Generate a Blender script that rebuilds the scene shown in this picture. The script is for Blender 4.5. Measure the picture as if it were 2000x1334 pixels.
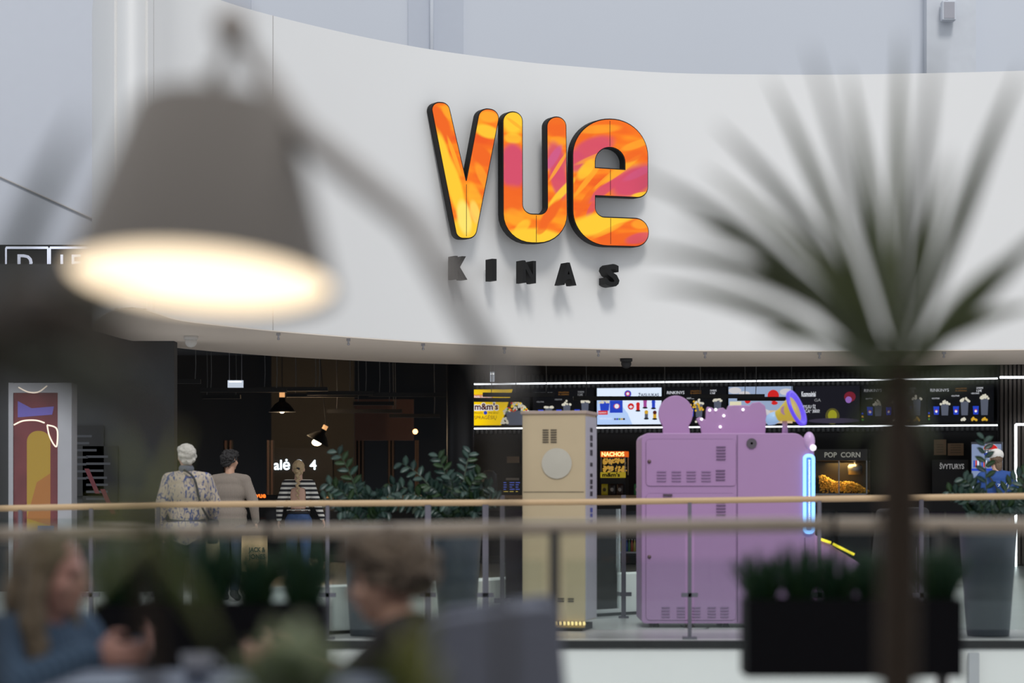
import bpy, bmesh, math, random
from mathutils import Vector, Matrix, noise
random.seed(7)
PI = math.pi
C = bpy.context.scene.collection
for o in list(bpy.data.objects): bpy.data.objects.remove(o)

# ------------------------------------------------------------------ camera, world, lights
F, E, HY = 4722.2, 1.25, 965.0            # focal length in pixels of the 2000 px frame, eye height, horizon row
def P(px, py, d): return Vector(((px-1000)/F*d, d, E+(HY-py)/F*d))
cd = bpy.data.cameras.new('camera'); cam = bpy.data.objects.new('camera', cd); C.objects.link(cam)
cam.location = (0, 0, E); cam.rotation_euler = (PI/2, 0, 0)
cd.sensor_width = 36; cd.lens = 85; cd.shift_y = (HY-667)/2000; cd.clip_end = 300; cd.clip_start = .05
cd.dof.use_dof = True; cd.dof.focus_distance = 32.0; cd.dof.aperture_fstop = 1.6
bpy.context.scene.camera = cam
w = bpy.data.worlds.new('world'); bpy.context.scene.world = w; w.use_nodes = True
bg = w.node_tree.nodes['Background']; bg.inputs[0].default_value = (.86, .92, 1, 1); bg.inputs[1].default_value = .70
vs = bpy.context.scene.view_settings
vs.view_transform = 'Standard'; vs.look = 'None'; vs.exposure = 0.0; vs.gamma = 1; vs.use_curve_mapping = False
def area(name, loc, rot, sx, sy, power, col=(1, 1, 1)):
    l = bpy.data.lights.new(name, 'AREA'); l.shape = 'RECTANGLE'; l.size = sx; l.size_y = sy; l.energy = power; l.color = col
    o = bpy.data.objects.new(name, l); C.objects.link(o); o.location = loc; o.rotation_euler = rot; return o
area('skylight', (2, 19, 15), (0, 0, 0), 22, 13, 500, (.97, .98, 1))
area('near_fill_light', (0, 3.6, 3.45), (0, 0, 0), 9, 5, 120, (1, .95, .90))  # unseen fill added under the near ceiling to brighten the foreground
sl = bpy.data.lights.new('sun', 'SUN'); sl.energy = 1.25; sl.angle = math.radians(14); sl.color = (1, .985, .96)
so_ = bpy.data.objects.new('sun', sl); C.objects.link(so_); so_.rotation_euler = (math.radians(43), 0, math.radians(8))

# ------------------------------------------------------------------ materials
MATS = {}
def mat(name, col, rough=.6, metal=0, emit=0, ecol=None, var=.06, scale=6, bump=0, spec=.5):
    if name in MATS: return MATS[name]
    m = bpy.data.materials.new(name); m.use_nodes = True; nt = m.node_tree; b = nt.nodes['Principled BSDF']
    col = tuple(col)+(1,)
    b.inputs['Roughness'].default_value = rough; b.inputs['Metallic'].default_value = metal
    b.inputs['Specular IOR Level'].default_value = spec
    if emit:
        b.inputs['Base Color'].default_value = tuple(c*.3 for c in col[:3])+(1,)
        b.inputs['Emission Color'].default_value = tuple(ecol or col[:3])+(1,); b.inputs['Emission Strength'].default_value = emit
    else:
        n = nt.nodes.new('ShaderNodeTexNoise'); n.inputs['Scale'].default_value = scale; n.inputs['Detail'].default_value = 4
        tc = nt.nodes.new('ShaderNodeTexCoord'); nt.links.new(tc.outputs['Object'], n.inputs['Vector'])
        mx = nt.nodes.new('ShaderNodeMix'); mx.data_type = 'RGBA'
        mx.inputs[6].default_value = tuple(min(1, c*(1-var)) for c in col[:3])+(1,)
        mx.inputs[7].default_value = tuple(min(1, c*(1+var)) for c in col[:3])+(1,)
        nt.links.new(n.outputs['Fac'], mx.inputs[0]); nt.links.new(mx.outputs[2], b.inputs['Base Color'])
        if bump:
            bp = nt.nodes.new('ShaderNodeBump'); bp.inputs['Strength'].default_value = bump; bp.inputs['Distance'].default_value = .02
            nt.links.new(n.outputs['Fac'], bp.inputs['Height']); nt.links.new(bp.outputs[0], b.inputs['Normal'])
    MATS[name] = m; return m
def em(col, s=1.0):
    return mat('glow_%s_%.2f' % ('_'.join('%.3f' % c for c in col), s), col, .5, 0, s, col)
def ramp_mat(name, kind, stops, scale=5, rough=.6, mapscale=(1, 1, 1), rot=(0, 0, 0), dist=0, bump=0, metal=0, emit=0, bands='Z'):
    if name in MATS: return MATS[name]
    m = bpy.data.materials.new(name); m.use_nodes = True; nt = m.node_tree; b = nt.nodes['Principled BSDF']
    tc = nt.nodes.new('ShaderNodeTexCoord'); mp = nt.nodes.new('ShaderNodeMapping'); mp.inputs['Scale'].default_value = mapscale; mp.inputs['Rotation'].default_value = rot
    nt.links.new(tc.outputs['Object'], mp.inputs[0])
    if kind == 'wave':
        t = nt.nodes.new('ShaderNodeTexWave'); t.bands_direction = bands; t.inputs['Distortion'].default_value = dist; out = t.outputs['Fac']
    elif kind == 'voronoi':
        t = nt.nodes.new('ShaderNodeTexVoronoi'); t.feature = 'F1'; out = t.outputs['Distance']
    else:
        t = nt.nodes.new('ShaderNodeTexNoise'); t.inputs['Detail'].default_value = 3; t.inputs['Distortion'].default_value = dist; out = t.outputs['Fac']
    t.inputs['Scale'].default_value = scale; nt.links.new(mp.outputs[0], t.inputs['Vector'])
    r = nt.nodes.new('ShaderNodeValToRGB'); nt.links.new(out, r.inputs[0])
    while len(r.color_ramp.elements) < len(stops): r.color_ramp.elements.new(.5)
    for e, (p, c) in zip(r.color_ramp.elements, stops): e.position = p; e.color = tuple(c)+(1,)
    nt.links.new(r.outputs[0], b.inputs['Base Color']); b.inputs['Roughness'].default_value = rough; b.inputs['Metallic'].default_value = metal
    if emit:
        nt.links.new(r.outputs[0], b.inputs['Emission Color']); b.inputs['Emission Strength'].default_value = emit
    if bump:
        bp = nt.nodes.new('ShaderNodeBump'); bp.inputs['Strength'].default_value = bump; bp.inputs['Distance'].default_value = .01
        nt.links.new(out, bp.inputs['Height']); nt.links.new(bp.outputs[0], b.inputs['Normal'])
    MATS[name] = m; return m
def glass_mat(name='pane_glass', tint=(.93, .96, .95), refl=.07):
    if name in MATS: return MATS[name]
    m = bpy.data.materials.new(name); m.use_nodes = True; nt = m.node_tree; nt.nodes.remove(nt.nodes['Principled BSDF'])
    t = nt.nodes.new('ShaderNodeBsdfTransparent'); t.inputs[0].default_value = tint+(1,)
    g = nt.nodes.new('ShaderNodeBsdfGlossy'); g.inputs['Roughness'].default_value = .03
    lw = nt.nodes.new('ShaderNodeFresnel'); lw.inputs[0].default_value = 1.45
    mx = nt.nodes.new('ShaderNodeMixShader'); nt.links.new(lw.outputs[0], mx.inputs[0]); nt.links.new(t.outputs[0], mx.inputs[1]); nt.links.new(g.outputs[0], mx.inputs[2])
    nt.links.new(mx.outputs[0], nt.nodes['Material Output'].inputs[0]); MATS[name] = m; return m

WHITE = mat('white_plaster', (.80, .79, .775), .75, var=.012, scale=.7)
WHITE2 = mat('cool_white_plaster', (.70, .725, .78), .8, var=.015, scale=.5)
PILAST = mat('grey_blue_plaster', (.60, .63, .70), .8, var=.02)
SOFF = mat('soffit_paint', (.90, .80, .70), .8, var=.02, scale=1)
BLACK = mat('matt_black', (.012, .012, .013), .6)
DARK = mat('dark_charcoal', (.03, .031, .034), .6)
WALLD = mat('near_black_wall', (.016, .016, .018), .8)
GREYP = mat('dark_grey_panel', (.040, .042, .045), .7)
WOOD = ramp_mat('light_oak', 'wave', [(0, (.44, .29, .15)), (1, (.56, .38, .21))], 3, .5, (1, 12, 12), dist=6)
STEEL = mat('brushed_steel', (.42, .41, .44), .35, .8)
POSTM = mat('satin_post', (.15, .14, .17), .45, .3)
ALU = mat('aluminium', (.62, .62, .64), .35, .7)
GLASS = glass_mat()
FLOORM = mat('polished_grey_floor', (.50, .49, .475), .30, var=.12, scale=2)
SKIN = mat('fair_skin', (.62, .38, .28), .5, var=.05, scale=9)
SKIN2 = mat('tan_skin', (.46, .26, .17), .5, var=.05, scale=9)

# ------------------------------------------------------------------ mesh helpers
class MB:
    def __init__(s): s.v = []; s.f = []; s.m = []; s.mats = []
    def mi(s, m):
        if m not in s.mats: s.mats.append(m)
        return s.mats.index(m)
    def add(s, vs, fs, m):
        o = len(s.v); k = s.mi(m); s.v += [Vector(v) for v in vs]
        for f in fs: s.f.append([i+o for i in f]); s.m.append(k)
        return s
    def box(s, c, size, m, rz=0, R=None):
        c = Vector(c); M = R or Matrix.Rotation(rz, 3, 'Z'); vs = []
        for x in (-.5, .5):
            for y in (-.5, .5):
                for z in (-.5, .5): vs.append(c+M@Vector((x*size[0], y*size[1], z*size[2])))
        return s.add(vs, [(0, 1, 3, 2), (4, 6, 7, 5), (0, 4, 5, 1), (2, 3, 7, 6), (0, 2, 6, 4), (1, 5, 7, 3)], m)
    def tube(s, pts, rad, m, n=10, caps=True, flat=1):
        pts = [Vector(p) for p in pts]; k = len(pts)
        if not isinstance(rad, (list, tuple)): rad = [rad]*k
        vs = []; up = None
        for i, p in enumerate(pts):
            t = (pts[min(i+1, k-1)]-pts[max(i-1, 0)]).normalized()
            if up is None: up = t.orthogonal().normalized()
            up = (up-t*up.dot(t)).normalized(); sd = t.cross(up)
            for j in range(n):
                a = 2*PI*j/n; vs.append(p+up*math.cos(a)*rad[i]+sd*math.sin(a)*rad[i]*flat)
        fs = [(i*n+j, i*n+(j+1) % n, (i+1)*n+(j+1) % n, (i+1)*n+j) for i in range(k-1) for j in range(n)]
        if caps: fs += [tuple(range(n))[::-1], tuple((k-1)*n+j for j in range(n))]
        return s.add(vs, fs, m)
    def lathe(s, c, prof, m, n=28, M=None, caps=True):
        c = Vector(c); vs = []
        for r, z in prof:
            for j in range(n):
                v = Vector((r*math.cos(2*PI*j/n), r*math.sin(2*PI*j/n), z)); vs.append(c+(M@v if M else v))
        k = len(prof)
        fs = [(i*n+j, i*n+(j+1) % n, (i+1)*n+(j+1) % n, (i+1)*n+j) for i in range(k-1) for j in range(n)]
        if caps and prof[0][0] > 1e-5: fs.append(tuple(range(n))[::-1])
        if caps and prof[-1][0] > 1e-5: fs.append(tuple((k-1)*n+j for j in range(n)))
        return s.add(vs, fs, m)
    def ell(s, c, r, m, nu=16, nv=10, M=None):
        c = Vector(c); r = (r, r, r) if not isinstance(r, (tuple, list)) else r
        vs = []
        for i in range(nv+1):
            a = PI*i/nv
            for j in range(nu):
                b = 2*PI*j/nu; v = Vector((r[0]*math.sin(a)*math.cos(b), r[1]*math.sin(a)*math.sin(b), r[2]*math.cos(a)))
                vs.append(c+(M@v if M else v))
        fs = [(i*nu+j, (i+1)*nu+j, (i+1)*nu+(j+1) % nu, i*nu+(j+1) % nu) for i in range(nv) for j in range(nu)]
        return s.add(vs, fs, m)
    def cap(s, a, b, ra, rb, m, n=14):
        a = Vector(a); b = Vector(b); s.ell(a, ra, m, n, 8); s.ell(b, rb, m, n, 8); return s.tube([a, b], [ra, rb], m, n)
    def prism(s, pts, depth, m, u=(1, 0, 0), v=(0, 0, 1), o=(0, 0, 0)):
        """closed outline (list of 2D) on the plane o,u,v pushed along depth vector"""
        u = Vector(u); v = Vector(v); o = Vector(o); dv = Vector(depth); n = len(pts)
        vs = [o+u*x+v*y for x, y in pts]; vs += [p+dv for p in vs]
        fs = [tuple(range(n)), tuple(range(2*n-1, n-1, -1))]+[(i, (i+1) % n, n+(i+1) % n, n+i) for i in range(n)]
        return s.add(vs, fs, m)
    def quadpatch(s, o, u, v, x0, x1, y0, y1, m):
        o = Vector(o); u = Vector(u); v = Vector(v)
        return s.add([o+u*x0+v*y0, o+u*x1+v*y0, o+u*x1+v*y1, o+u*x0+v*y1], [(0, 1, 2, 3)], m)
    def text(s, st, o, u, v, h, m, width=None, bold=0, depth=0, align='L'):
        vs, fs, w0, h0, x0 = textgeo(st, bold, depth > 0)
        k = h/h0; kx = (width/w0) if width else k
        o = Vector(o); u = Vector(u); v = Vector(v); n = u.cross(v)
        off = 0 if align == 'L' else -w0*kx/2
        return s.add([o+u*((a.x-x0)*kx+off)+v*(a.y*k)+n*(a.z*depth*.5 if depth else 0) for a in vs], fs, m)
    def build(s, name, parent=None, smooth=False, local=False, recalc=True, bevel=0):
        me = bpy.data.meshes.new(name); root = parent
        while root is not None and root.parent is not None: root = root.parent
        off = Vector((0, 0, 0))
        if not local:
            if root is not None: off = root.location.copy()
            else:
                xs = [v.x for v in s.v]; ys = [v.y for v in s.v]; zs = [v.z for v in s.v]
                off = Vector(((min(xs)+max(xs))/2, (min(ys)+max(ys))/2, min(zs)))
        me.from_pydata([v-off for v in s.v], [], s.f)
        for m in s.mats: me.materials.append(m)
        for p, k in zip(me.polygons, s.m): p.material_index = k; p.use_smooth = smooth
        if recalc:
            bm = bmesh.new(); bm.from_mesh(me); bmesh.ops.recalc_face_normals(bm, faces=bm.faces); bm.to_mesh(me); bm.free()
        me.update(); o = bpy.data.objects.new(name, me); C.objects.link(o)
        if parent is not None: o.parent = parent
        elif not local: o.location = off
        if bevel:
            b = o.modifiers.new('b', 'BEVEL'); b.width = bevel; b.segments = 3; b.limit_method = 'ANGLE'
            for p in me.polygons: p.use_smooth = True
            b.harden_normals = True
        return o
TG = {}
def textgeo(st, bold, ext):
    k = (st, bold, ext)
    if k in TG: return TG[k]
    cu = bpy.data.curves.new('t', 'FONT'); cu.body = st; cu.resolution_u = 3; cu.offset = bold
    if ext: cu.extrude = 1
    o = bpy.data.objects.new('t', cu); C.objects.link(o); bpy.context.view_layer.update()
    me = bpy.data.meshes.new_from_object(o.evaluated_get(bpy.context.evaluated_depsgraph_get()))
    vs = [v.co.copy() for v in me.vertices]; fs = [tuple(p.vertices) for p in me.polygons]
    bpy.data.objects.remove(o); bpy.data.curves.remove(cu); bpy.data.meshes.remove(me)
    xs = [v.x for v in vs] or [0, 1]; h0 = .73
    TG[k] = (vs, fs, max(xs)-min(xs) or 1, h0, min(xs)); return TG[k]
def bake(o):
    bpy.context.view_layer.update()
    me = bpy.data.meshes.new_from_object(o.evaluated_get(bpy.context.evaluated_depsgraph_get()))
    o.modifiers.clear(); old = o.data; o.data = me; me.name = old.name; return o
def meld(o, voxel=.01, smooth=4, m=None):
    r = o.modifiers.new('r', 'REMESH'); r.mode = 'VOXEL'; r.voxel_size = voxel; r.use_smooth_shade = True
    if smooth: sm = o.modifiers.new('s', 'SMOOTH'); sm.iterations = smooth; sm.factor = .5
    bake(o)
    if m: o.data.materials.clear(); o.data.materials.append(m)
    for p in o.data.polygons: p.use_smooth = True; p.material_index = 0
    return o
def tag(o, label, cat, group=None, kind=None):
    if label: o['label'] = label
    if cat: o['category'] = cat
    if group: o['group'] = group
    if kind: o['kind'] = kind
    return o
def thing(name, label, cat, loc, group=None, rz=0):
    o = bpy.data.objects.new(name, None); C.objects.link(o); o.location = loc; o.rotation_euler = (0, 0, rz); o.empty_display_size = .1
    return tag(o, label, cat, group)
def struct(o): o['kind'] = 'structure'; return o
def roundpoly(pts, seg=8):
    out = []; n = len(pts)
    for i, p in enumerate(pts):
        r = p[2] if len(p) > 2 else 0; b = Vector(p[:2])
        if r <= 0: out.append((b.x, b.y)); continue
        a = Vector(pts[i-1][:2]); c = Vector(pts[(i+1) % n][:2])
        d1 = (a-b).normalized(); d2 = (c-b).normalized(); ang = d1.angle(d2); t = r/math.tan(ang/2)
        ra = pts[i-1][2] if len(pts[i-1]) > 2 else 0; rc = pts[(i+1) % n][2] if len(pts[(i+1) % n]) > 2 else 0
        t = min(t, (a-b).length*(.499 if ra > 5 or (ra and r < 1) else .97), (c-b).length*(.499 if rc > 5 or (rc and r < 1) else .97)); rr = t*math.tan(ang/2)
        bis = (d1+d2).normalized(); ctr = b+bis*(rr/math.sin(ang/2))
        s = b+d1*t-ctr; e = b+d2*t-ctr; a0 = math.atan2(s.y, s.x); a1 = math.atan2(e.y, e.x); da = (a1-a0+PI) % (2*PI)-PI
        for k in range(seg+1):
            q = a0+da*k/seg; out.append((ctr.x+rr*math.cos(q), ctr.y+rr*math.sin(q)))
    return out
def interp(tab, x):
    if x <= tab[0][0]: return tab[0][1]
    for (a, va), (b, vb) in zip(tab, tab[1:]):
        if x <= b: return va+(vb-va)*(x-a)/(b-a)
    return tab[-1][1]
def crom(pts, n=6):
    pts = [Vector(p) for p in pts]; out = []
    for i in range(len(pts)-1):
        p0 = pts[max(i-1, 0)]; p1 = pts[i]; p2 = pts[i+1]; p3 = pts[min(i+2, len(pts)-1)]
        for k in range(n):
            t = k/n; out.append(.5*((2*p1)+(p2-p0)*t+(2*p0-5*p1+4*p2-p3)*t*t+(3*p1-p0-3*p2+p3)*t**3))
    out.append(pts[-1]); return out

# ------------------------------------------------------------------ setting
def wall_strip(path, z0, z1, th, m, mb=None, side=1):
    mb = mb or MB(); n = len(path); vs = []
    for i, p in enumerate(path):
        t = (path[min(i+1, n-1)]-path[max(i-1, 0)]).normalized(); nr = Vector((-t.y, t.x, 0))*side*th
        for z, q in ((z0, p), (z1, p), (z0, p+nr), (z1, p+nr)): vs.append(Vector((q.x, q.y, z)))
    for k in ((0, 1), (2, 3), (1, 3), (0, 2)):   # each side of the strip has its own vertices, so shading stays crisp at the edges
        vv = []
        for i in range(n): vv += [vs[i*4+k[0]], vs[i*4+k[1]]]
        mb.add(vv, [(i*2, i*2+2, i*2+3, i*2+1) for i in range(n-1)], m)
    mb.add([vs[0], vs[1], vs[3], vs[2]], [(0, 1, 2, 3)], m); mb.add([vs[-4], vs[-2], vs[-1], vs[-3]], [(0, 1, 2, 3)], m)
    return mb
KD = 27240.0; ZB = E+1.975; ZT = E+KD/F
def XD(px, d): return Vector(((px-1000)/F*d, d, 0))
fas = [Vector((x_, y_, 0)) for x_, y_ in ((-5.02, 28.9), (-4.8, 27.8), (-4.58, 26.9), (-4.36, 26.15), (-4.17, 25.72), (-4.02, 25.6), (-3.92, 25.85), (-3.86, 26.5))]
fas += [XD(px, KD/o) for px, o in ((350, 995), (430, 965), (531, 935), (700, 895), (850, 867), (1000, 847), (1100, 837), (1300, 823), (1500, 819.5), (1700, 820), (2000, 827), (2300, 840), (2600, 860))]
fasc = crom(fas, 8)
struct(wall_strip(fasc, ZB, ZT, .3, WHITE).build('wall_curved_fascia', smooth=False))
for p in bpy.data.objects['wall_curved_fascia'].data.polygons: p.use_smooth = abs(p.normal.z) < .3
# thin panel joints on the fascia
for px in (300, 533, 1780):
    best = min(fasc, key=lambda q: abs(1000+F*q.x/q.y-px)); mb = MB(); i = fasc.index(best)
    t = (fasc[i+1]-fasc[i-1]).normalized(); a = math.atan2(t.y, t.x)
    pt = Vector(((px-1000)/F*best.y, best.y, 0))
    for j in range(len(fasc)-1):
        p0, p1 = fasc[j], fasc[j+1]; x0 = 1000+F*p0.x/p0.y; x1 = 1000+F*p1.x/p1.y
        if x0 <= px <= x1: pt = p0.lerp(p1, (px-x0)/(x1-x0))
    if px != 1780: struct(mb.box((pt.x, pt.y, (ZB+ZT)/2), (.012, .006, ZT-ZB-.002), mat('joint_grey', (.45, .43, .42), .8), a).build('trim_fascia_joint'))
# soffit below it
inn = [Vector((-5.02, 28.9, 0)), XD(250, 30.8), XD(340, 32.4), XD(500, 34.1), XD(700, 35.6), XD(900, 36.6), XD(1200, 37.2), XD(1500, 37.2), XD(1700, 37.0), XD(2000, 36.6), XD(2300, 36), XD(2600, 35.3)]
inc = crom(inn, 5)
def resample(path, n):
    L = [0]
    for a, b in zip(path, path[1:]): L.append(L[-1]+(b-a).length)
    out = []; j = 0
    for k in range(n):
        t = L[-1]*k/(n-1)
        while j < len(L)-2 and L[j+1] < t: j += 1
        out.append(path[j].lerp(path[j+1], (t-L[j])/(L[j+1]-L[j])))
    return out
A = resample(fasc, 90); B = resample(inc, 90); mb = MB(); vs = []
for a, b in zip(A, B):
    vs += [Vector((a.x, a.y, ZB-.012)), Vector((b.x, b.y, ZB-.012)), Vector((a.x, a.y, ZB-.002)), Vector((b.x, b.y, ZB+.9))]
fs = []
for i in range(89):
    a = i*4; b = a+4; fs += [(a, a+1, b+1, b), (a+2, b+2, b+3, a+3), (a+1, a+3, b+3, b+1), (a, b, b+2, a+2)]
struct(mb.add(vs, fs, SOFF).build('ceiling_soffit'))
CZ = 4.15
m_ = MB()
m_.box((1, 44.2, CZ+.1), (27, 21, .2), WALLD)
struct(m_.build('ceiling_interior'))
struct(MB().box((1, 34.6, CZ+.4), (27, .2, .9), WALLD).build('wall_bulkhead'))
struct(MB().box((2, 34, -.15), (30, 26.6, .3), FLOORM).build('floor'))
# slab edge
struct(MB().box((2, 20.62, -.03), (30, .1, .055), BLACK).build('trim_slab_edge'))
struct(MB().box((2, 20.68, -.65), (30, .16, 1.16), WHITE).build('wall_slab_front'))
struct(MB().box((2, 13, -4.2), (40, 30, .2), mat('lower_floor', (.78, .76, .73), .5)).build('floor_lower'))
# back walls
struct(MB().box((3, 50.6, 2.2), (24, .2, 4.6), WALLD).build('wall_back'))
struct(MB().box((-11, 44.5, 2.1), (.2, 13, 4.2), WALLD).build('wall_left'))
struct(MB().box((14, 44, 2.1), (.2, 20, 4.2), WALLD).build('wall_right'))
pA = P(340, 800, 31)
mb = MB(); mb.box((pA.x-2.6, 31.15, 2.1), (5.2, .3, 4.2), GREYP); struct(mb.build('wall_grey_panel'))
# upper building wall above the fascia
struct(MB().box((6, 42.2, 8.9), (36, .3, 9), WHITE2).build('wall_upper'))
for n_, a, b, m, d in (('trim_pilaster', 797, 905, PILAST, .05), ('trim_pier', 1810, 1906, mat('pale_pier', (.70, .72, .76), .8), .3), ('trim_grey_strip', 405, 490, PILAST, .06)):  # the last is a plain darker grey strip on the wall
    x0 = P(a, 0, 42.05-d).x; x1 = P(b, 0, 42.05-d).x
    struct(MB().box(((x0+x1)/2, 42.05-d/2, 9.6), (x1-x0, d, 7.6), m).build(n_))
x = P(843, 0, 41.9).x
tag(MB().tube([(x, 41.93, 6.2), (x, 41.93, 13)], .035, WHITE2).build('downpipe', smooth=True), 'thin pale vertical pipe on the upper wall above the curved white fascia', 'pipe')
t = thing('wall_speaker', 'small white speaker mounted on the pale pier at top right', 'speaker', P(1852, 30, 41.6))
c = P(1852, 22, 41.6); MB().box(c, (.24, .2, .34), WHITE2).build('housing', t, bevel=.02); MB().box(c+Vector((0, -.105, 0)), (.18, .01, .28), STEEL).build('grille', t); MB().tube([c+Vector((0, .05, .1)), c+Vector((0, .2, .3))], .02, STEEL).build('bracket', t)
# left background: wall above the shop and shop front
xL = -9.6
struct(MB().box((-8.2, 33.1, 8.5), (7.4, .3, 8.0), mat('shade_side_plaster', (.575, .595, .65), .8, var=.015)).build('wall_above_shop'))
struct(MB().box((-8.2, 32.2, 2.2), (7.4, .3, 4.45), WALLD).build('wall_shop_front'))
struct(MB().tube([P(-60, 318, 32.93), P(200, 436, 32.93)], .012, mat('joint_grey', (.45, .43, .42)), 6).build('trim_upper_joint'))
t = thing('shop_sign', 'black band sign with white outlined panels and white letters at the left edge', 'sign', P(70, 535, 31.9))
d = 31.95
a = P(-60, 478, d); b = P(200, 535, d)
MB().box(((a.x+b.x)/2, d+.06, (a.z+b.z)/2), (b.x-a.x, .12, a.z-b.z), BLACK).build('sign_band', t)
mb = MB(); wl = em((.75, .8, .95), 1.1)
for x0, x1 in ((12, 94), (98, 190)):
    q0 = P(x0, 484, d); q1 = P(x1, 532, d)
    for (cx, cz, sx, sz) in (((q0.x+q1.x)/2, q0.z, q1.x-q0.x, .03), (q0.x, (q0.z+q1.z)/2, .02, q0.z-q1.z), (q1.x, (q0.z+q1.z)/2, .02, q0.z-q1.z)):
        mb.box((cx, d-.01, cz), (sx, .02, sz), wl)
mb.build('outline', t)
MB().text('D', P(34, 528, d-.01), (1, 0, 0), (0, 0, 1), .22, wl, bold=.02).text('LE', P(118, 528, d-.01), (1, 0, 0), (0, 0, 1), .22, wl, bold=.01).build('lettering', t)

# ------------------------------------------------------------------ near side of the atrium
NC = mat('near_paint', (.30, .30, .31), .8)
struct(MB().box((0, 2.3, -.1), (17, 13, .2), FLOORM).build('floor_near'))
struct(MB().box((0, 1.5, 3.6), (17, 11, .2), NC).build('ceiling_near'))
struct(MB().box((0, -4.1, 1.75), (17, .2, 3.6), NC).build('wall_near_back'))
for s, nm in ((-1, 'wall_near_left'), (1, 'wall_near_right')): struct(MB().box((s*8.4, 1.5, 1.75), (.2, 11, 3.5), NC).build(nm))

# ------------------------------------------------------------------ the big sign
sp0 = P(905, 333, 31.42); sp1 = P(1190, 357, 32.50)
su = Vector((sp1.x-sp0.x, sp1.y-sp0.y, 0)).normalized(); sn = Vector((su.y, -su.x, 0)); so = Vector((sp0.x, sp0.y, 0))
cp = Vector((0, 0, E))
def onsign(px, py):
    d = P(px, py, 1)-cp; t = (so-cp).dot(sn)/d.dot(sn); q = cp+d*t-so; return ((so+q-so).dot(su), q.z+0)
def sgn(u, v, off=0): return so+su*u+Vector((0, 0, v))-sn*off
def zz(x, y): return onsign(800+x/3.102, 170+y/3.102)
Msign = Matrix(((su.x, 0, sn.x, so.x), (su.y, 0, sn.y, so.y), (0, 1, 0, 0), (0, 0, 0, 1)))
def curve_mesh(loops, ext, off, bev=0):
    cu = bpy.data.curves.new('c', 'CURVE'); cu.dimensions = '2D'; cu.fill_mode = 'BOTH'; cu.extrude = ext; cu.offset = off
    if bev: cu.bevel_depth = bev; cu.bevel_resolution = 2
    for L in loops:
        s = cu.splines.new('POLY'); s.points.add(len(L)-1); s.use_cyclic_u = True
        for p, q in zip(s.points, L): p.co = (q[0], q[1], 0, 1)
    o = bpy.data.objects.new('c', cu); C.objects.link(o); bpy.context.view_layer.update()
    me = bpy.data.meshes.new_from_object(o.evaluated_get(bpy.context.evaluated_depsgraph_get())); bpy.data.objects.remove(o)
    return [v.co.copy() for v in me.vertices], [tuple(p.vertices) for p in me.polygons]
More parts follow.
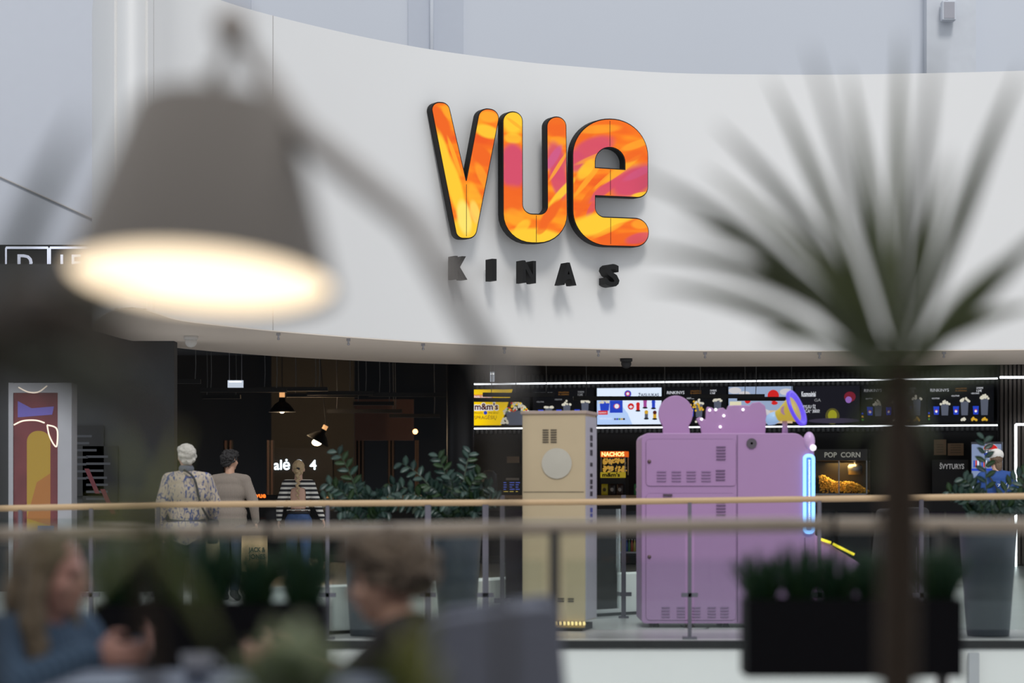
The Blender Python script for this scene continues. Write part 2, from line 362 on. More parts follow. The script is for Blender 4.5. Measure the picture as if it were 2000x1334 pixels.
def sign_face_mat():
    m = bpy.data.materials.new('sign_face_swirl'); m.use_nodes = True; nt = m.node_tree; b = nt.nodes['Principled BSDF']; L = nt.links.new
    tc = nt.nodes.new('ShaderNodeTexCoord')
    nz = nt.nodes.new('ShaderNodeTexNoise'); nz.inputs['Scale'].default_value = 1.6; mpn = nt.nodes.new('ShaderNodeMapping'); mpn.inputs['Rotation'].default_value = (0, 0, .7); mpn.inputs['Scale'].default_value = (.6, 2.6, 1)
    L(tc.outputs['Object'], mpn.inputs[0]); L(mpn.outputs[0], nz.inputs['Vector'])
    cr = nt.nodes.new('ShaderNodeValToRGB'); L(nz.outputs['Fac'], cr.inputs[0]); el = cr.color_ramp.elements
    el[0].position = .35; el[0].color = (.86, .10, .01, 1); el[1].position = .62; el[1].color = (1, .33, .01, 1); e = el.new(.5); e.color = (.95, .18, .008, 1)
    cur = cr.outputs[0]
    Y = (1, .60, .03); YB = (1, .80, .16); O = (.88, .13, .01); M = (.66, .07, .14); PK = (.62, .10, .25); OL = (1, .40, .02)
    # (x, y, half length, half width, angle in degrees, colour, strength) in the pixels of a zoomed look at the sign
    blobs = [(190, 210, 150, 60, 60, O, 1), (230, 150, 60, 40, 50, OL, .6), (205, 430, 200, 52, 75, Y, 1), (270, 600, 260, 62, 72, Y, 1), (270, 420, 150, 18, 68, OL, .9), (340, 880, 150, 110, 0, Y, 1), (330, 790, 130, 60, 80, YB, .9), (400, 700, 150, 60, 70, Y, .5),
             (480, 180, 90, 45, 0, OL, .9), (470, 270, 110, 50, 10, Y, .9), (430, 410, 130, 70, 35, O, 1), (440, 540, 110, 40, 60, OL, .6), (395, 760, 90, 40, 75, YB, .6),
             (625, 200, 110, 95, 90, Y, 1), (640, 225, 90, 14, 30, OL, .7), (625, 310, 80, 40, 0, Y, .7), (625, 430, 110, 100, 90, M, 1), (625, 530, 110, 100, 90, M, 1), (620, 680, 110, 130, 90, O, .8), (640, 790, 90, 60, 30, OL, .5),
             (890, 240, 90, 80, 0, O, .9), (900, 330, 80, 40, 0, OL, .5), (890, 450, 150, 80, 75, M, .9), (900, 560, 150, 70, 75, M, .9), (870, 430, 120, 34, -55, PK, .9), (900, 480, 150, 16, -55, OL, .8), (920, 640, 170, 30, -45, Y, .9), (760, 905, 260, 62, 0, Y, 1), (680, 850, 90, 40, -40, Y, .7), (850, 770, 150, 45, -50, O, 1), (800, 860, 60, 30, -40, O, .7),
             (1050, 300, 130, 60, -40, O, .8), (1150, 255, 200, 34, -8, OL, .6), (1110, 370, 200, 80, -22, M, .9), (1000, 450, 90, 80, -30, M, .9), (1130, 420, 200, 20, -22, OL, .6), (1070, 500, 110, 48, -45, Y, .75), (1080, 560, 190, 22, -48, OL, .8), (1360, 570, 230, 110, -25, M, 1), (1390, 520, 160, 30, -25, PK, .5), (1180, 620, 190, 38, -35, M, .9), (1280, 500, 220, 26, -35, OL, 1), (1180, 560, 180, 14, -40, OL, .7), (1350, 420, 130, 40, -20, O, .8), (1370, 350, 150, 30, -20, OL, .7), (1410, 650, 100, 18, -10, Y, .9),
             (1060, 700, 150, 30, -55, O, .8), (1100, 740, 90, 26, -60, M, .6), (1130, 830, 260, 85, -15, Y, 1), (1230, 800, 200, 40, -8, Y, .9), (1200, 870, 160, 20, -25, OL, .6), (1280, 920, 230, 42, -12, O, .9), (1390, 915, 130, 40, -14, M, .75), (1400, 830, 90, 40, -5, OL, .7)]
    for (x, y, a, c, an, col, st) in blobs:
        u, v = zz(x, y); k = 3.102*152
        mp = nt.nodes.new('ShaderNodeMapping'); mp.vector_type = 'TEXTURE'
        mp.inputs['Location'].default_value = (u, v, 0); mp.inputs['Rotation'].default_value = (0, 0, -math.radians(an)); mp.inputs['Scale'].default_value = (a/k, c/k, 10)
        L(tc.outputs['Object'], mp.inputs[0]); g = nt.nodes.new('ShaderNodeTexGradient'); g.gradient_type = 'SPHERICAL'; L(mp.outputs[0], g.inputs[0])
        mr = nt.nodes.new('ShaderNodeMapRange'); mr.interpolation_type = 'SMOOTHSTEP'; mr.inputs[2].default_value = .42; mr.inputs[4].default_value = st; L(g.outputs['Fac'], mr.inputs[0])
        mx = nt.nodes.new('ShaderNodeMix'); mx.data_type = 'RGBA'; L(mr.outputs[0], mx.inputs[0]); L(cur, mx.inputs[6]); mx.inputs[7].default_value = col+(1,); cur = mx.outputs[2]
    b.inputs['Base Color'].default_value = (.02, .01, .005, 1); b.inputs['Roughness'].default_value = .5; b.inputs['Specular IOR Level'].default_value = .15
    L(cur, b.inputs['Emission Color']); b.inputs['Emission Strength'].default_value = 1.0; return m
SF = sign_face_mat(); SBK = mat('sign_black', (.008, .0075, .0075), .6, spec=.3)
V_ = [roundpoly([(128, 92, 58), (232, 98, 50), (343, 580, 3), (428, 130, 52), (548, 142, 62), (396, 915, 52), (290, 915, 45)])]
U_ = [roundpoly([(568, 152, 56), (682, 152, 56), (683, 770, 62), (838, 774, 50), (834, 183, 56), (946, 183, 56), (954, 945, 170), (570, 940, 175)])]
E_ = [roundpoly([(990, 192, 215), (1442, 200, 225), (1442, 670, 62), (1123, 656, 2), (1123, 788, 62), (1446, 800, 82), (1446, 967, 80), (992, 955, 215)], 14), roundpoly([(1122, 362, 88), (1307, 366, 95), (1307, 502, 0), (1122, 490, 0)])]
seams = {'V': [(343, 590, 905)], 'U': [(766, 778, 940)], 'E': [(1212, 205, 360), (1215, 500, 655), (1217, 795, 952)]}
for nm, loops, lab in (('V', V_, 'large glowing letter V in orange and yellow with black edge on the white fascia'), ('U', U_, 'large glowing letter U in orange, magenta and yellow with black edge on the white fascia'), ('E', E_, 'large glowing letter e in orange and magenta with black edge on the white fascia')):
    LL = [[zz(*q) for q in L] for L in loops]
    t = bpy.data.objects.new('illuminated_letter', None); C.objects.link(t); t.matrix_world = Msign; tag(t, lab, 'sign letter', 'big illuminated sign letters')
    for part, ext, off, z, m in (('letter_body', .062, .012, -.067, SBK), ('letter_face', .004, -.004, .002, SF)):
        vs, fs = curve_mesh(LL, ext, off)
        MB().add([v+Vector((0, 0, z)) for v in vs], fs, m).build(part, t, local=True)
    mb = MB()
    for (x, y0, y1) in seams[nm]:
        u0, v0 = zz(x, y0); u1, v1 = zz(x, y1); mb.box(((u0+u1)/2, (v0+v1)/2, .007), (.007, v0-v1, .002), SBK)
    mb.build('panel_seam', t, local=True)
    # fixing spacers back to the wall
    mb = MB(); pts = {'V': [(200, 300), (343, 800)], 'U': [(620, 400), (765, 860)], 'E': [(1050, 400), (1250, 880)]}[nm]
    for q in pts:
        u, v = zz(*q); MB().tube([(u, v, -.125), (u, v, -.22)], .02, STEEL).build('spacer', t, local=True)
for ch, x0, x1, y0, y1 in (('K', 888, 913, 500, 543), ('I', 961, 970, 505, 546), ('N', 1021, 1047, 509, 550), ('A', 1096, 1126, 513, 554), ('S', 1183, 1210, 516, 557)):
    u0, v0 = onsign(x0, y1); u1, v1 = onsign(x1, y0)
    mb = MB(); mb.text(ch, sgn(u0, v0, .09), su, (0, 0, 1), v1-v0, SBK, width=u1-u0, bold=.035, depth=.18)
    mb.tube([sgn((u0+u1)/2, (v0+v1)/2, .17), sgn((u0+u1)/2, (v0+v1)/2, .26)], .006, WHITE)
    tag(mb.build('sign_letter'), 'small black raised letter %s under the glowing sign' % ch, 'sign letter', 'black letters spelling KINAS')

# fittings under the fascia
for i, px in enumerate((540, 678, 825, 985, 1170, 1380, 1605, 1850)):
    q = None
    for j in range(len(fasc)-1):
        x0 = 1000+F*fasc[j].x/fasc[j].y; x1 = 1000+F*fasc[j+1].x/fasc[j+1].y
        if x0 <= px <= x1: q = fasc[j].lerp(fasc[j+1], (px-x0)/(x1-x0))
    q = Vector((q.x, q.y+.25, ZB-.012)); mb = MB(); mb.box(q-Vector((0, 0, .015)), (.05, .05, .03), STEEL).tube([q-Vector((0, 0, .03)), q-Vector((0, 0, .07))], .012, STEEL, 8).ell(q-Vector((0, 0, .07)), .018, STEEL, 8, 6)
    tag(mb.build('soffit_hook'), ('small metal hook under the soffit edge, number by eye left of the sign' if 0 else ['small metal hook under the soffit edge, right of the grey fascia joint', 'small metal hook under the soffit edge beside the lamp shade', 'small metal hook under the soffit below the glowing V', 'small metal hook under the soffit below the glowing U', 'small metal hook under the soffit below the glowing E', 'small metal hook under the soffit right of the dome camera', 'small metal hook under the soffit left of the tall spiky plant', 'small metal hook under the soffit right of the tall spiky plant'][i]), 'hook', 'metal hooks under the soffit')
for px, py, lab in ((1223, 692, 'dark dome security camera under the soffit right of the sign'), (373, 645, 'pale dome security camera under the soffit at its left end')):
    d = 35 if px > 1000 else 30; q = P(px, py, d); q.z = ZB-.012; m = DARK if px > 1000 else mat('pale_plastic', (.6, .58, .55))
    t = thing('dome_camera', lab, 'camera', q)
    MB().lathe(q, [(.09, 0), (.09, -.04), (.07, -.05)], m).build('mount', t, smooth=True); MB().ell(q-Vector((0, 0, .075)), (.075, .075, .07), m).build('dome', t, smooth=True)

# ------------------------------------------------------------------ interior: menu wall
def dm(px): return 46-2.4*(px-926)/1074
w0 = XD(926, dm(926)); w1 = XD(2000, dm(2000)); wu = (w1-w0).normalized(); wn = Vector((wu.y, -wu.x, 0))
def wx(px, off=0):   # distance along the wall, or along a plane in front of it, for a pixel column
    d = P(px, 0, 1); d.z = 0; t = (w0.dot(wn)+off)/d.dot(wn); return (d*t-w0).dot(wu)
def wp(px, z, off=0): return w0+wu*wx(px, off)+wn*off+Vector((0, 0, z))
wa = math.atan2(wu.y, wu.x)
c = wp(1470, 2.6, -.25); L_ = wx(2080)-wx(850)
struct(MB().box((c.x, c.y, 2.1), (L_, .3, 4.1), WALLD, wa).build('wall_menu'))
mb = MB(); k = 0
while k < 118:   # dark vertical slats behind the screens
    q = w0+wu*(k*.09-.4)+wn*(-.085); mb.box((q.x, q.y, 2.95), (.045, .03, 1.1), DARK, wa); k += 1
tag(mb.build('slat_cladding'), 'dark vertical slat cladding behind the row of menu screens', 'cladding')
for z, x0, x1, lab in ((3.34, 880, 1953, 'long thin white light strip above the menu screens'), (2.495, 880, 1953, 'long thin white light strip below the menu screens')):
    a = wp(x0, z, .02); b = wp(x1, z, .02); mid = (a+b)/2
    t = thing('light_strip', lab, 'light', mid)
    MB().box(mid, ((b-a).length, .03, .024), em((.92, .96, 1), 2.4), wa).build('diffuser', t); MB().box(mid+Vector((0, 0, .03)), ((b-a).length, .06, .02), BLACK, wa).build('profile', t)
SH = (2.555, 3.236)
CR = {}
def col(name, c, s=1): return em(c, s)
cW = em((.85, .88, .95), .9); cWd = em((.35, .36, .38), .8); cY = em((1, .66, .0), .95); cR = em((.7, .02, .02), .8); cB = em((.02, .06, .55), .9); cLB = em((.45, .62, .95), .95); cG = em((.1, .4, .06), .6); cO = em((.9, .25, .02), .8); cOd = em((.35, .16, .03), .7); cGr = em((.14, .16, .22), .6); cPop = em((.75, .72, .6), .8); cK = em((.01, .01, .012), .5); cBr = em((.12, .02, .02), .6); cNach = em((.85, .5, .04), .7); cPk = em((.55, .1, .45), .6)
def screen(px0, px1, lab, draw, back):
    a = wp(px0, SH[0], .05); b = wp(px1, SH[0], .05); W = (b-a).length; Hh = SH[1]-SH[0]; mid = (a+b)/2
    t = thing('menu_screen', lab, 'screen', mid, 'menu screens in a row over the counter')
    MB().box(mid+Vector((0, 0, Hh/2))-wn*.03, (W+.02, .05, Hh+.02), BLACK, wa).build('housing', t)
    mb = MB(); o = a+wn*.002; mb.quadpatch(o, wu, (0, 0, 1), 0, W, 0, Hh, back)
    S = [o, W, Hh, 0]
    class D:
        def rect(s, x0, x1, y0, y1, m): S[3] += 1; mb.quadpatch(o+wn*.0006*S[3], wu*W, Vector((0, 0, Hh)), x0, x1, y0, y1, m)
        def poly(s, pts, m): S[3] += 1; mb.add([o+wn*.0006*S[3]+wu*W*x+Vector((0, 0, Hh*y)) for x, y in pts], [tuple(range(len(pts)))], m)
        def disc(s, x, y, r, m, ry=None, n=16): s.poly([(x+r*math.cos(2*PI*k/n), y+(ry or r*16/9)*math.sin(2*PI*k/n)) for k in range(n)], m)
        def text(s, st, x, y, h, m, w=None, bold=0): S[3] += 1; mb.text(st, o+wn*.0006*S[3]+wu*W*x+Vector((0, 0, Hh*y)), wu, (0, 0, 1), h*Hh, m, width=w*W if w else None, bold=bold)
        def cup(s, x, y, w, h, m): s.poly([(x-w/2*.8, y), (x+w/2*.8, y), (x+w/2, y+h), (x-w/2, y+h)], m)
        def pops(s, x, y, w, h, m, n=14, cols=None):
            for k in range(n):
                u = random.uniform(-1, 1); v = random.uniform(0, 1)*(1-abs(u)); s.disc(x+u*w/2, y+v*h, .018, random.choice(cols) if cols else m, n=7)
    draw(D()); mb.build('picture', t, recalc=False)
def menu(D, cols, tail='RINKINYS'):
    D.text(tail, .04, .82, .085, cols, w=.28); D.text('SPRAGĖSIAI', .42, .88, .035, cOd, w=.17); D.text('IR GĖRIMAS', .42, .82, .035, cOd, w=.17)
    D.text('DVIEMS', .74, .88, .05, cols, w=.1); D.text('12€', .74, .80, .06, cols, w=.08)
    for i, x in enumerate((.2, .5, .8)):
        h = .3+.07*i; D.text('VIDUTINIS', x-.14, .62+.06*i, .04, cols, w=.12)
        D.cup(x-.07, .2, .09, .22, cB); D.disc(x-.07, .3, .022, cR); D.disc(x-.07, .285, .018, cW)
        D.cup(x+.06, .18, .12, h, cGr); D.pops(x+.06, .18+h, .14, .12, cPop)
    D.rect(.5, .95, .04, .14, cK)
    for i, x in enumerate((.55, .7, .86)): D.pops(x, .05, .08, .08, (cPop, cNach, cNach)[i], 8)
    for i in range(3): D.disc(.02, .08+.08*i, .015, (cG, cNach, cB)[i])
def d1(D):
    D.poly([(0, 0), (.55, 0), (.73, 1), (0, 1)], cY); D.rect(0, .42, .74, .86, cO); D.text('NAUJIENA!', .12, .76, .08, cW, w=.29, bold=.02)
    D.text("m&m's", .115, .43, .20, cW, w=.40, bold=.09); D.text("m&m's", .125, .44, .18, cBr, w=.38, bold=.035)
    D.text('PRIDĖK', .12, .32, .055, cBr, w=.14); D.disc(.30, .35, .03, cB); D.text('PRIE SAVO', .35, .32, .055, cBr, w=.16); D.text('SPRAGĖSIŲ', .12, .17, .10, cBr, w=.36)
    D.cup(.86, -.0, .48, .40, cGr); D.pops(.80, .38, .40, .36, cPop, 110, [cPop, cPop, cPop, cPop, cR, cG, cY]); D.pops(.62, .05, .10, .28, cPop, 22)
def d3(D):
    D.rect(0, 1, 0, 1, cLB); D.poly([(.55, 0), (1, 0), (1, 1), (0, 1), (0, .72), (.35, .6), (.48, .3)], em((.72, .82, .97), 1)); D.text('ŽAISLIUKAS', .64, .76, .09, em((.03, .04, .1), .5), w=.32, bold=.02)
    D.disc(.48, .84, .055, cB); D.disc(.48, .84, .035, cR); D.disc(.48, .84, .022, cW); D.rect(.2, .4, .32, .66, cB); D.cup(.12, .38, .16, .26, cB); D.pops(.12, .6, .16, .1, cPop); D.disc(.31, .5, .05, cR, .07); D.disc(.31, .5, .035, cW)
    D.rect(.02, .17, .27, .38, cR); D.text('NAMINYS', .03, .30, .05, cW, w=.12); D.disc(.53, .49, .05, cR); D.text('+', .5, .43, .1, cW, w=.06, bold=.05)
    for i, (x, y) in enumerate(((.64, .5), (.75, .58), (.88, .56), (.77, .28), (.9, .27))):
        D.rect(x-.025, x+.025, y-.12, y+.02, (cR, cPk, cB, cGr, cNach)[i]); D.disc(x, y+.05, .03, (cR, cPk, cB, cNach, cBr)[i]); D.disc(x, y-.13, .04, cK, .025)
    D.text('PASIŪLYMAS GALIOJA', .04, .14, .05, cW, w=.2)
    for i in range(5): D.rect(.27+.035*i, .3+.035*i, .12, .17, (cGr, cB, cG, cNach, cK)[i])
def d5(D):
    D.rect(0, 1, 0, 1, em((.35, .45, .65), .8)); D.rect(0, 1, 0, .35, em((.75, .55, .35), .8)); D.disc(.7, .75, .09, cR); D.disc(.3, .62, .045, cR); D.disc(.72, .55, .05, cR, .05)
    for x, y, r in ((.1, .9, .1), (.25, .8, .09), (.9, .85, .1), (.55, .3, .1), (.42, .5, .05)): D.disc(x, y, r, em((.7, .68, .7), .8), r*.9)
    D.rect(.85, .87, .0, .5, cK); D.rect(.02, .2, .3, .6, em((.85, .8, .55), .8))
def d6(D):
    D.text('Kosmosiniai', .1, .72, .14, cW, w=.22, bold=.02); D.text('GA', .3, .58, .08, cWd, w=.1); D.text('MYLIU ŠĮ', .1, .40, .09, cW, w=.22); D.text('„MERČĄ“ 3000!', .04, .28, .09, cW, w=.34)
    D.disc(.58, .18, .11, em((.10, .09, .02), .8), .22); D.disc(.58, .2, .07, em((.35, .34, .02), .8), .15); D.disc(.85, .7, .09, em((.25, .02, .04), .6), .14); D.disc(.83, .62, .05, em((.3, .15, .5), .8)); D.disc(.6, .06, .4, em((.06, .05, .09), .6), .07)
dk = em((.006, .007, .010), .5)
screen(912, 1034, 'menu screen with yellow popcorn advert, leftmost of the row', d1, dk)
screen(1041, 1160, 'black menu screen with price list between the yellow advert and the pale blue one', lambda D: menu(D, cWd), dk)
screen(1166, 1292, 'pale blue menu screen advertising small toys', d3, dk)
screen(1298, 1419, 'black menu screen with nachos and blue cups behind the round purple cutout', lambda D: (menu(D, cW), D.pops(.5, .35, .3, .3, cNach, 24)), dk)
screen(1423, 1548, 'menu screen showing a sky picture with red balloons', d5, dk)
screen(1553, 1679, 'dark menu screen with small white slogan right of the megaphone', d6, em((.012, .012, .02), .6))
screen(1683, 1808, 'black menu screen mostly hidden behind the spiky plant', lambda D: menu(D, cWd), dk)
screen(1812, 1941, 'black menu screen with popcorn sets, rightmost of the row', lambda D: menu(D, cW), dk)

# counter and backbar
def along(px, z, off): return wp(px, z, off)
CO = 2.2
a = along(640, 0, CO); b = along(1960, 0, CO); mid = (a+b)/2; LC = (b-a).length
t = thing('counter', 'long dark snack counter with light oak top under the menu screens', 'counter', mid)
MB().box(mid+Vector((0, 0, .58)), (LC, .7, 1.12), DARK, wa).build('body', t)
MB().box(mid+Vector((0, 0, 1.20))+wn*.02, (LC+.05, .8, .06), WOOD, wa).build('worktop', t, bevel=.006)
mb = MB()
k = 0
for i in range(int(LC/.62)):
    q = a+wu*(.35+i*.62)+wn*.356; mb.box(q+Vector((0, 0, .55)), (.58, .02, .8), mat('front_glass', (.02, .025, .035), .1), wa)
mb.build('front_panel', t)
# bottles and snack rows in the counter front
BCOL = [(.05, .12, .5), (.05, .25, .1), (.5, .1, .05), (.6, .5, .1), (.3, .35, .4)]
for i in range(16):
    px = 1172+i*5.2; q = along(px, .24 if i % 2 else .24, CO+.56)
    m = mat('bottle_%d' % (i % 5), BCOL[i % 5], .2)
    base = q+Vector((0, 0, 0)); mb = MB(); mb.lathe(base, [(.02, 0), (.027, .01), (.027, .13), (.012, .18), (.012, .2)], m, 10).lathe(base+Vector((0, 0, .2)), [(.014, 0), (.014, .02)], mat('bottle_cap', (.5, .5, .55)), 8)
    tag(mb.build('bottle', smooth=True), 'small drink bottle in the low display under the counter right of the beige kiosk', 'bottle', 'drink bottles in the low display')
q = along(1212, .0, CO+.56)
t = thing('display_shelf', 'low dark shelf holding drink bottles in front of the counter', 'shelf', q)
MB().box(q+Vector((0, 0, .225)), (.95, .13, .03), STEEL, wa).build('shelf_board', t); MB().box(q+Vector((-.46, 0, .11)), (.02, .1, .22), DARK, wa).build('leg', t); MB().box(q+Vector((.46, 0, .11)), (.02, .1, .22), DARK, wa).build('leg', t)
# nachos case
def warmer(px0, px1, label):
    q = along((px0+px1)/2, 1.23, CO); W = wx(px1, CO)-wx(px0, CO)
    t = thing('snack_display', label, 'display case', q)
    MB().box(q+Vector((0, 0, .16)), (W, .3, .32), DARK, wa).build('base', t)
    f = q+wn*.152
    MB().box(f+Vector((0, 0, .36)), (W, .02, .1), mat('yellow_panel', (.75, .6, .05), .4, emit=.35, ecol=(.75, .55, .03)), wa).text("m&m's", f+Vector((0, 0, .33))+wn*.012-wu*W*.42, wu, (0, 0, 1), .07, BLACK, width=W*.7, bold=.04).build('name_band', t)
    mb = MB()
    for s in (-1, 1):
        for e in (-1, 1): mb.box(q+wu*s*(W/2-.01)+wn*e*.14+Vector((0, 0, .54)), (.015, .015, .36), STEEL, wa)
    mb.build('frame', t); MB().box(f+Vector((0, 0, .54)), (W-.03, .004, .26), GLASS, wa).build('glass', t)
    MB().box(q+Vector((0, 0, .73)), (W, .3, .1), mat('nacho_red', (.5, .04, .01), .5, emit=.9, ecol=(.75, .12, .01)), wa).text('NACHOS', f+Vector((0, 0, .695))+wn*.008-wu*W*.45, wu, (0, 0, 1), .075, em((1, .8, .3), 1.5), width=W*.9, bold=.03).build('header', t)
    for s in (-1, 1):
        for z in (.42, .56):
            mb = MB()
            for k in range(26): mb.ell(q+wu*(s*W*.23+random.uniform(-.09, .09))+wn*random.uniform(-.05, .1)+Vector((0, 0, z+random.uniform(0, .09))), (.03, .012, .02), mat('nacho_warm', (.85, .5, .08), .6, emit=.5, ecol=(.9, .5, .08)), 6, 4, Matrix.Rotation(random.random()*3, 3, 'X')@Matrix.Rotation(random.random()*3, 3, 'Z'))
            mb.build('nachos', t)['kind'] = 'stuff'
    return t
warmer(1176, 1225, 'small lit nachos case with yellow name band on the counter right of the kiosk')
for i, (px, c, lab) in enumerate(((1181, (.75, .6, .03), 'yellow snack bag at the foot of the nachos case'), (1196, (.03, .02, .02), 'dark snack bag right of the yellow one'), (1211, (.05, .025, .02), 'dark snack bag at the right under the nachos case'), (1245, (.04, .3, .1), 'green snack bag beside the purple machine'))):
    q = along(px, 1.23, CO+.24); mb = MB(); W = .12; m = mat('bag_%d' % i, c, .35); n = 8; vs = []
    for yy, th in ((0, .005), (.03, .02), (.1, .03), (.17, .02), (.2, .004)):
        for xx in (-1, -.5, 0, .5, 1): vs.append(q+wu*xx*W/2+wn*th*(1-abs(xx)*.8)+Vector((0, 0, yy)))
        for xx in (1, .5, 0, -.5, -1): vs.append(q+wu*xx*W/2-wn*th*(1-abs(xx)*.8)+Vector((0, 0, yy)))
    fs = [(r*10+j, r*10+(j+1) % 10, r*10+10+(j+1) % 10, r*10+10+j) for r in range(4) for j in range(10)]; mb.add(vs, fs+[tuple(range(10)), tuple(range(40, 50))], m)
    mb.ell(q+wn*.03+Vector((0, 0, .1)), (.03, .004, .035), mat('bag_spot_%d' % i, (.6, .55, .5) if i else (.15, .1, .02)), 8, 6); tag(mb.build('snack_bag', smooth=True), lab, 'snack bag', 'snack bags on the counter')
# register / small menu boards at left end of the counter
q = along(1001, 1.23, CO+.1); t = thing('counter_display', 'small dark screen with blue price lines standing on the counter left of the beige kiosk', 'screen', q)
MB().box(q+Vector((0, 0, .14)), (.36, .03, .26), BLACK, wa).build('housing', t); MB().box(q+Vector((0, 0, .005)), (.2, .12, .01), BLACK, wa).build('foot', t)
mb = MB()
for r in range(5):
    for cc in range(3): mb.quadpatch(q+wn*.017+wu*(-.16+.11*cc)+Vector((0, 0, .06+.04*r)), wu, (0, 0, 1), 0, random.uniform(.04, .09), 0, .012, em((.1, .16, .7), .8) if r else em((.7, .55, .1), .7))
mb.build('price_lines', t, recalc=False)
mb = MB(); mb.box(q+wu*.0+Vector((0, 0, .29)), (.24, .02, .04), mat('pale_card', (.4, .38, .35)), wa)
tag(mb.build('price_card'), 'pale narrow card on top of the small counter screen', 'card')
q = along(955, 1.23, CO); t = thing('coffee_machine', 'dark rounded drinks machine on the counter at its left end', 'machine', q)
mb = MB(); mb.lathe(q, [(.0, 0), (.15, 0), (.16, .2), (.14, .38), (.08, .44), (0, .45)], mat('grey_machine', (.10, .10, .11), .4)); mb.build('body', t, smooth=True)
MB().box(q+wn*.15+Vector((0, 0, .25)), (.05, .05, .08), BLACK, wa).build('spout', t)
q = wp(1002, 1.90, .03); tag(MB().box(q, (.24, .01, .12), mat('brown_card', (.25, .2, .15)), wa).build('notice', ), 'small pale notice on the dark wall left of the beige kiosk', 'notice')
# popcorn machine
q = along(1642, 1.23, CO-.1); W = .98
t = thing('popcorn_machine', 'popcorn warmer with glowing heap of popcorn behind glass and POP CORN header', 'popcorn machine', q)
MB().box(q+Vector((0, 0, .70)), (W, .6, .2), mat('popcorn_header', (.10, .10, .10), .5), wa).text('POP  CORN', q+wn*.305-wu*.25+Vector((0, 0, .66)), wu, (0, 0, 1), .09, em((.3, .3, .26), .7), width=.62, bold=.02).build('header', t)
mb = MB()
for s in (-1, 0, 1): mb.box(q+wu*s*(W/2-.01)+wn*.29+Vector((0, 0, .3)), (.02, .02, .6), STEEL, wa)
for s in (-1, 1): mb.box(q+wu*s*(W/2-.01)-wn*.29+Vector((0, 0, .3)), (.02, .02, .6), STEEL, wa)
mb.build('frame', t); MB().box(q+wn*.30+Vector((0, 0, .3)), (W, .006, .58), GLASS, wa).build('glass', t)
MB().box(q+Vector((0, 0, .015)), (W, .6, .03), STEEL, wa).build('tray', t)
MB().box(q-wn*.28+Vector((0, 0, .3)), (W, .02, .58), mat('back_plate', (.05, .04, .03), .3, .6), wa).build('back_plate', t)
mb = MB(); mb.lathe(q+wu*.25+Vector((0, 0, .36)), [(0, 0), (.12, 0), (.13, .14), (.1, .18), (0, .18)], STEEL); mb.tube([q+wu*.25+Vector((0, 0, .54)), q+wu*.25+Vector((0, 0, .62))], .02, STEEL); mb.build('kettle', t, smooth=True)
mb = MB(); PM = mat('popcorn', (.85, .55, .12), .7, var=.3, scale=30)
for k in range(900):
    u = random.uniform(-.36, .47); hh = interp([(-.4, .33), (-.3, .31), (-.1, .2), (.15, .21), (.3, .16), (.5, .03)], u)
    mb.ell(q+wu*u+wn*random.uniform(-.2, .26)+Vector((0, 0, .03+hh*random.random()**.5)), random.uniform(.012, .02), PM, 6, 4)
o = mb.build('popcorn', t, smooth=True); o['kind'] = 'stuff'
MB().box(q-wu*.42+Vector((0, 0, .16)), (.14, .5, .26), BLACK, wa).build('side_bin', t)
l = bpy.data.lights.new('popcorn_lamp', 'AREA'); l.size = .5; l.energy = 9; l.color = (1, .62, .22); lo = bpy.data.objects.new('warming_lamp', l); C.objects.link(lo); lo.location = Vector((0, 0, .57)); lo.parent = t
# wall notices, name boards, drinks fridge on the right
for px0, px1, z0, z1, lab in ((1824, 1848, 1.96, 2.24, 'tall brown paper notice on the wall under the menu screens'), (1851, 1882, 1.95, 2.17, 'wide brown paper notice on the wall, right of the tall one')):
    a = wp(px0, z0, .02); b = wp(px1, z1, .02); mb = MB(); mb.box((a+b)/2, ((wx(px1)-wx(px0)), .01, z1-z0), mat('kraft_paper', (.75, .52, .33), .8), wa)
    for r in range(4): mb.quadpatch(wp(px0, z0, .026), wu, (0, 0, 1), .05, wx(px1)-wx(px0)-.05, .05+r*.045, .056+r*.045, mat('ink', (.1, .08, .06)))
    tag(mb.build('paper_notice'), lab, 'notice', 'paper notices under the menu screens')
q = along(1856, 1.23, 1.7); t = thing('sign_board', 'dark board with faded white lettering beside the notices', 'sign', q)
MB().box(q+Vector((0, 0, .31)), (.62, .1, .62), DARK, wa).build('board', t)
MB().text('ŠVYTURYS', q+wn*.055-wu*.18+Vector((0, 0, .46)), wu, (0, 0, 1), .09, em((.3, .3, .3), .7), width=.42, bold=.02).build('lettering', t)
q = along(1928, 1.23, 1.9); t = thing('drinks_fridge', 'lit drinks fridge with blue white and red branding behind the man in the cap', 'fridge', q)
Wf = .52; MB().box(q+Vector((0, 0, .46)), (Wf, .5, .92), mat('fridge_body', (.3, .32, .38), .4), wa).build('body', t)
f = q+wn*.253; mb = MB(); mb.quadpatch(f-wu*.25, wu, (0, 0, 1), 0, .5, .04, .88, em((.25, .32, .5), .8)); f2 = f+wn*.002
mb.quadpatch(f2-wu*.25, wu, (0, 0, 1), 0, .5, .42, .46, cB)
mb.add([f2+wn*.002+wu*(.07+.13*math.cos(a*PI/10))+Vector((0, 0, .76+.13*math.sin(a*PI/10))) for a in range(20)], [tuple(range(20))], em((.8, .85, .9), .9))
mb.add([f2+wn*.004+wu*(.07+.12*math.cos(a*PI/10))+Vector((0, 0, .79+.09*math.sin(a*PI/10))) for a in range(11)], [tuple(range(11))], cR)
mb.add([f2+wn*.004+wu*(.07+.12*math.cos(a*PI/10))+Vector((0, 0, .73-.09*math.sin(a*PI/10))) for a in range(11)], [tuple(range(11))], cB)
mb.text('PEPSI', f2+wn*.006-wu*.03+Vector((0, 0, .735)), wu, (0, 0, 1), .05, em((.02, .03, .1), .5), width=.2, bold=.04)
